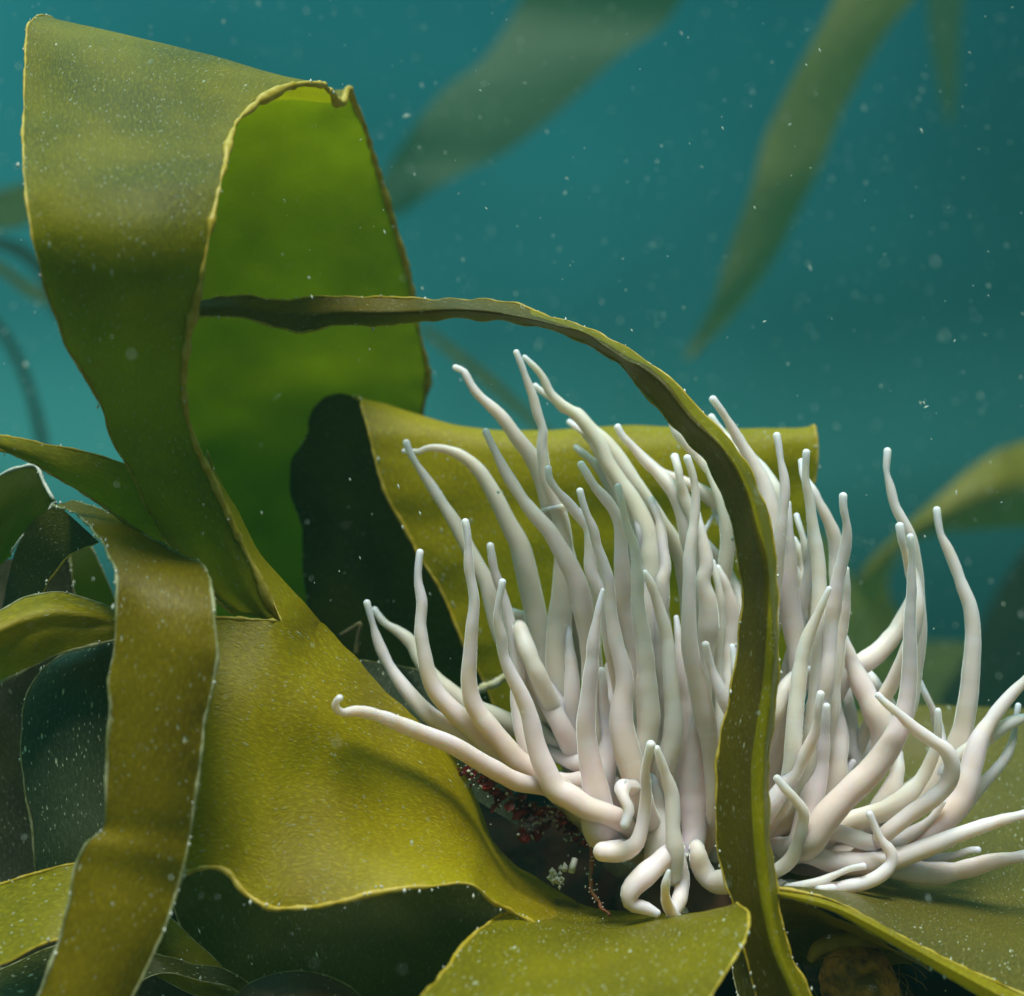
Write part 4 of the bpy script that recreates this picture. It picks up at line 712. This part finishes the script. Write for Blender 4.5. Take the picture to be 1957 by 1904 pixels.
far('faintest thin strap hanging from the top edge near the right corner', [(1770,-50,17,1850,-50,17), (1775,60,17,1835,60,17), (1790,150,17,1830,160,17), (1810,240,17,1820,240,17)], FAINT, S=4.4, seed=33)
far('wide green blade reaching in from the right edge behind the anemone', [[(2060,820,8.4),(2060,900,8.2),(2060,1005,8.3)], [(1957,845,8.3),(1957,920,8.1),(1957,1006,8.2)], [(1905,862,8.2),(1905,930,8.0),(1905,1010,8.1)], [(1855,895,8.1),(1855,950,7.95),(1855,1013,8)], [(1805,938,8),(1805,980,7.9),(1805,1018,7.95)], [(1754,983,8),(1752,1005,7.9),(1750,1032,7.95)], [(1704,1032,8),(1706,1045,7.95),(1712,1060,8)], [(1660,1075,8.05),(1670,1090,8),(1690,1115,8.05)], [(1636,1110,8.1),(1650,1150,8.1),(1672,1170,8.1)]], 'yellow', name='distant_kelp', seed=34)
far('dark olive strap end hanging from the wide green blade behind the right tentacles', [(1650,1080,8.3,1730,1045,8.3), (1636,1110,8.3,1702,1090,8.3), (1650,1180,8.3,1700,1140,8.3), (1700,1250,8.3,1740,1200,8.3), (1730,1330,8.3,1760,1320,8.3)], 'olive', seed=35)
far('grey-green pale-edged blade rising behind the middle right tentacles', [[(1560,1010,6.3),(1590,1040,6.3),(1620,1085,6.3)], [(1540,1100,6.25),(1600,1120,6.25),(1650,1150,6.3)], [(1540,1200,6.2),(1620,1210,6.2),(1690,1240,6.3)], [(1550,1300,6.2),(1650,1310,6.2),(1735,1320,6.3)], [(1560,1420,6.2),(1680,1420,6.2),(1800,1420,6.3)]], 'far', name='distant_kelp', seed=36)
DK = kelp_mat('kelp_deep', (.05,.06,.02), (.035,.045,.02), (.08,.10,.01), .35, 0)
far('dark strap slanting down at the right edge beside the rightmost tentacle', [(2050,930,8.8,2160,1040,8.8), (1960,1045,8.8,2060,1160,8.8), (1895,1150,8.8,2000,1280,8.8), (1850,1250,8.8,1960,1370,8.8), (1790,1340,8.8,1900,1440,8.8)], DK, seed=37)
far('murky green blade low behind the rightmost tentacles', [(1700,1235,9.6,1690,1420,9.4), (1780,1225,9.6,1780,1420,9.4), (1860,1230,9.6,1860,1420,9.4), (1990,1260,9.6,1990,1420,9.4)], 'far', name='distant_kelp', seed=38)
far('pale short strap end at the left edge beside the folded strap', [(-80,375,11,-80,450,11), (0,362,11,0,440,11), (45,350,11,40,435,11), (75,345,11,70,420,11)], 'far', seed=39)
far('thin dark strap curving in from the left edge below the pale one', [(-60,440,10,-60,465,10), (0,452,10,0,478,10), (50,470,10,45,500,10), (90,510,10,80,540,10), (120,600,10,105,610,10)], DK, seed=40)
far('thin yellowish strap slanting down from the left edge', [(-60,480,10.5,-60,505,10.5), (0,500,10.5,0,525,10.5), (50,535,10.5,45,560,10.5), (110,570,10.5,110,595,10.5), (160,610,10.5,160,625,10.5)], 'olive', seed=41)
far('faint narrow strap dropping down left of the folded strap', [(-30,600,11,-20,590,11), (10,660,11,25,650,11), (45,740,11,62,735,11), (65,820,11,85,815,11), (80,900,11,100,900,11)], DK, seed=42)
far('faint dark strap slanting behind the upper left tentacles', [(800,630,11,812,622,11), (860,680,11,875,668,11), (915,725,11,932,712,11), (1000,800,11,1015,790,11), (1080,870,11,1090,860,11)], 'olive', seed=43)

# ------------------------------------------------------------------ drifting specks
random.seed(21); V, F, MI = [], [], []
for k in range(8500):
    Y = 2.0+11*random.random()**.7
    p = ROT @ Vector((random.uniform(-.62, .62)*FOC*Y, Y, random.uniform(-.62, .62)*FOC*Y))
    if Y < 2.8 and random.random() < .55: continue
    if random.random() > .25+1.6*max(0, noise.noise(p*1.1)+.25): continue
    r = random.choice((.0013, .0016, .002, .0026, .0042))*(.45+.16*Y)
    if random.random() < .007 and Y > 3: r *= 2.2
    a = Vector((.35, 0, -.95)) if random.random() < .6 else Vector((random.uniform(-1, 1), 0, random.uniform(-1, 1))).normalized()
    b = len(V); st = random.uniform(1, 3.2); rr = r*.6; cxx = Vector((a.z, 0, -a.x))
    for v in (a*r*st*.7, a*-r*st*.7, cxx*rr, cxx*-rr, Vector((0, rr, 0)), Vector((0, -rr, 0))): V.append(p+v)
    for f in ((0,2,4),(2,1,4),(1,3,4),(3,0,4),(2,0,5),(1,2,5),(3,1,5),(0,3,5)): F.append(tuple(b+i for i in f))
sp = link('suspended_particles', mesh('suspended_particles', V, F, None, False), simple_mat('plankton', (.8, .9, .8), (.7, .8, .75), 5, .5, trans=.3))
tag(sp, 'fine pale specks drifting all through the blue-green water', 'plankton', kind='stuff')

# ------------------------------------------------------------------ the water's own murk
HAZE = True
if HAZE:
    bm = bmesh.new(); bmesh.ops.create_cube(bm, size=1)
    for v in bm.verts: v.co = Vector((v.co.x*150, -11+(v.co.y+.5)*96, -6+(v.co.z+.5)*16))
    me = bpy.data.meshes.new('haze'); bm.to_mesh(me); bm.free()
    hm = NT('murky_water'); pv = hm.n('VolumePrincipled'); pv.inputs['Color'].default_value = (.026, .125, .12, 1); pv.inputs['Density'].default_value = .026; pv.inputs['Anisotropy'].default_value = .2
    hm.l(pv.outputs[0], hm.out.inputs['Volume'])
    tag(link('haze', me, hm.m), 'blue-green murk of the sea water', 'water', kind='stuff')
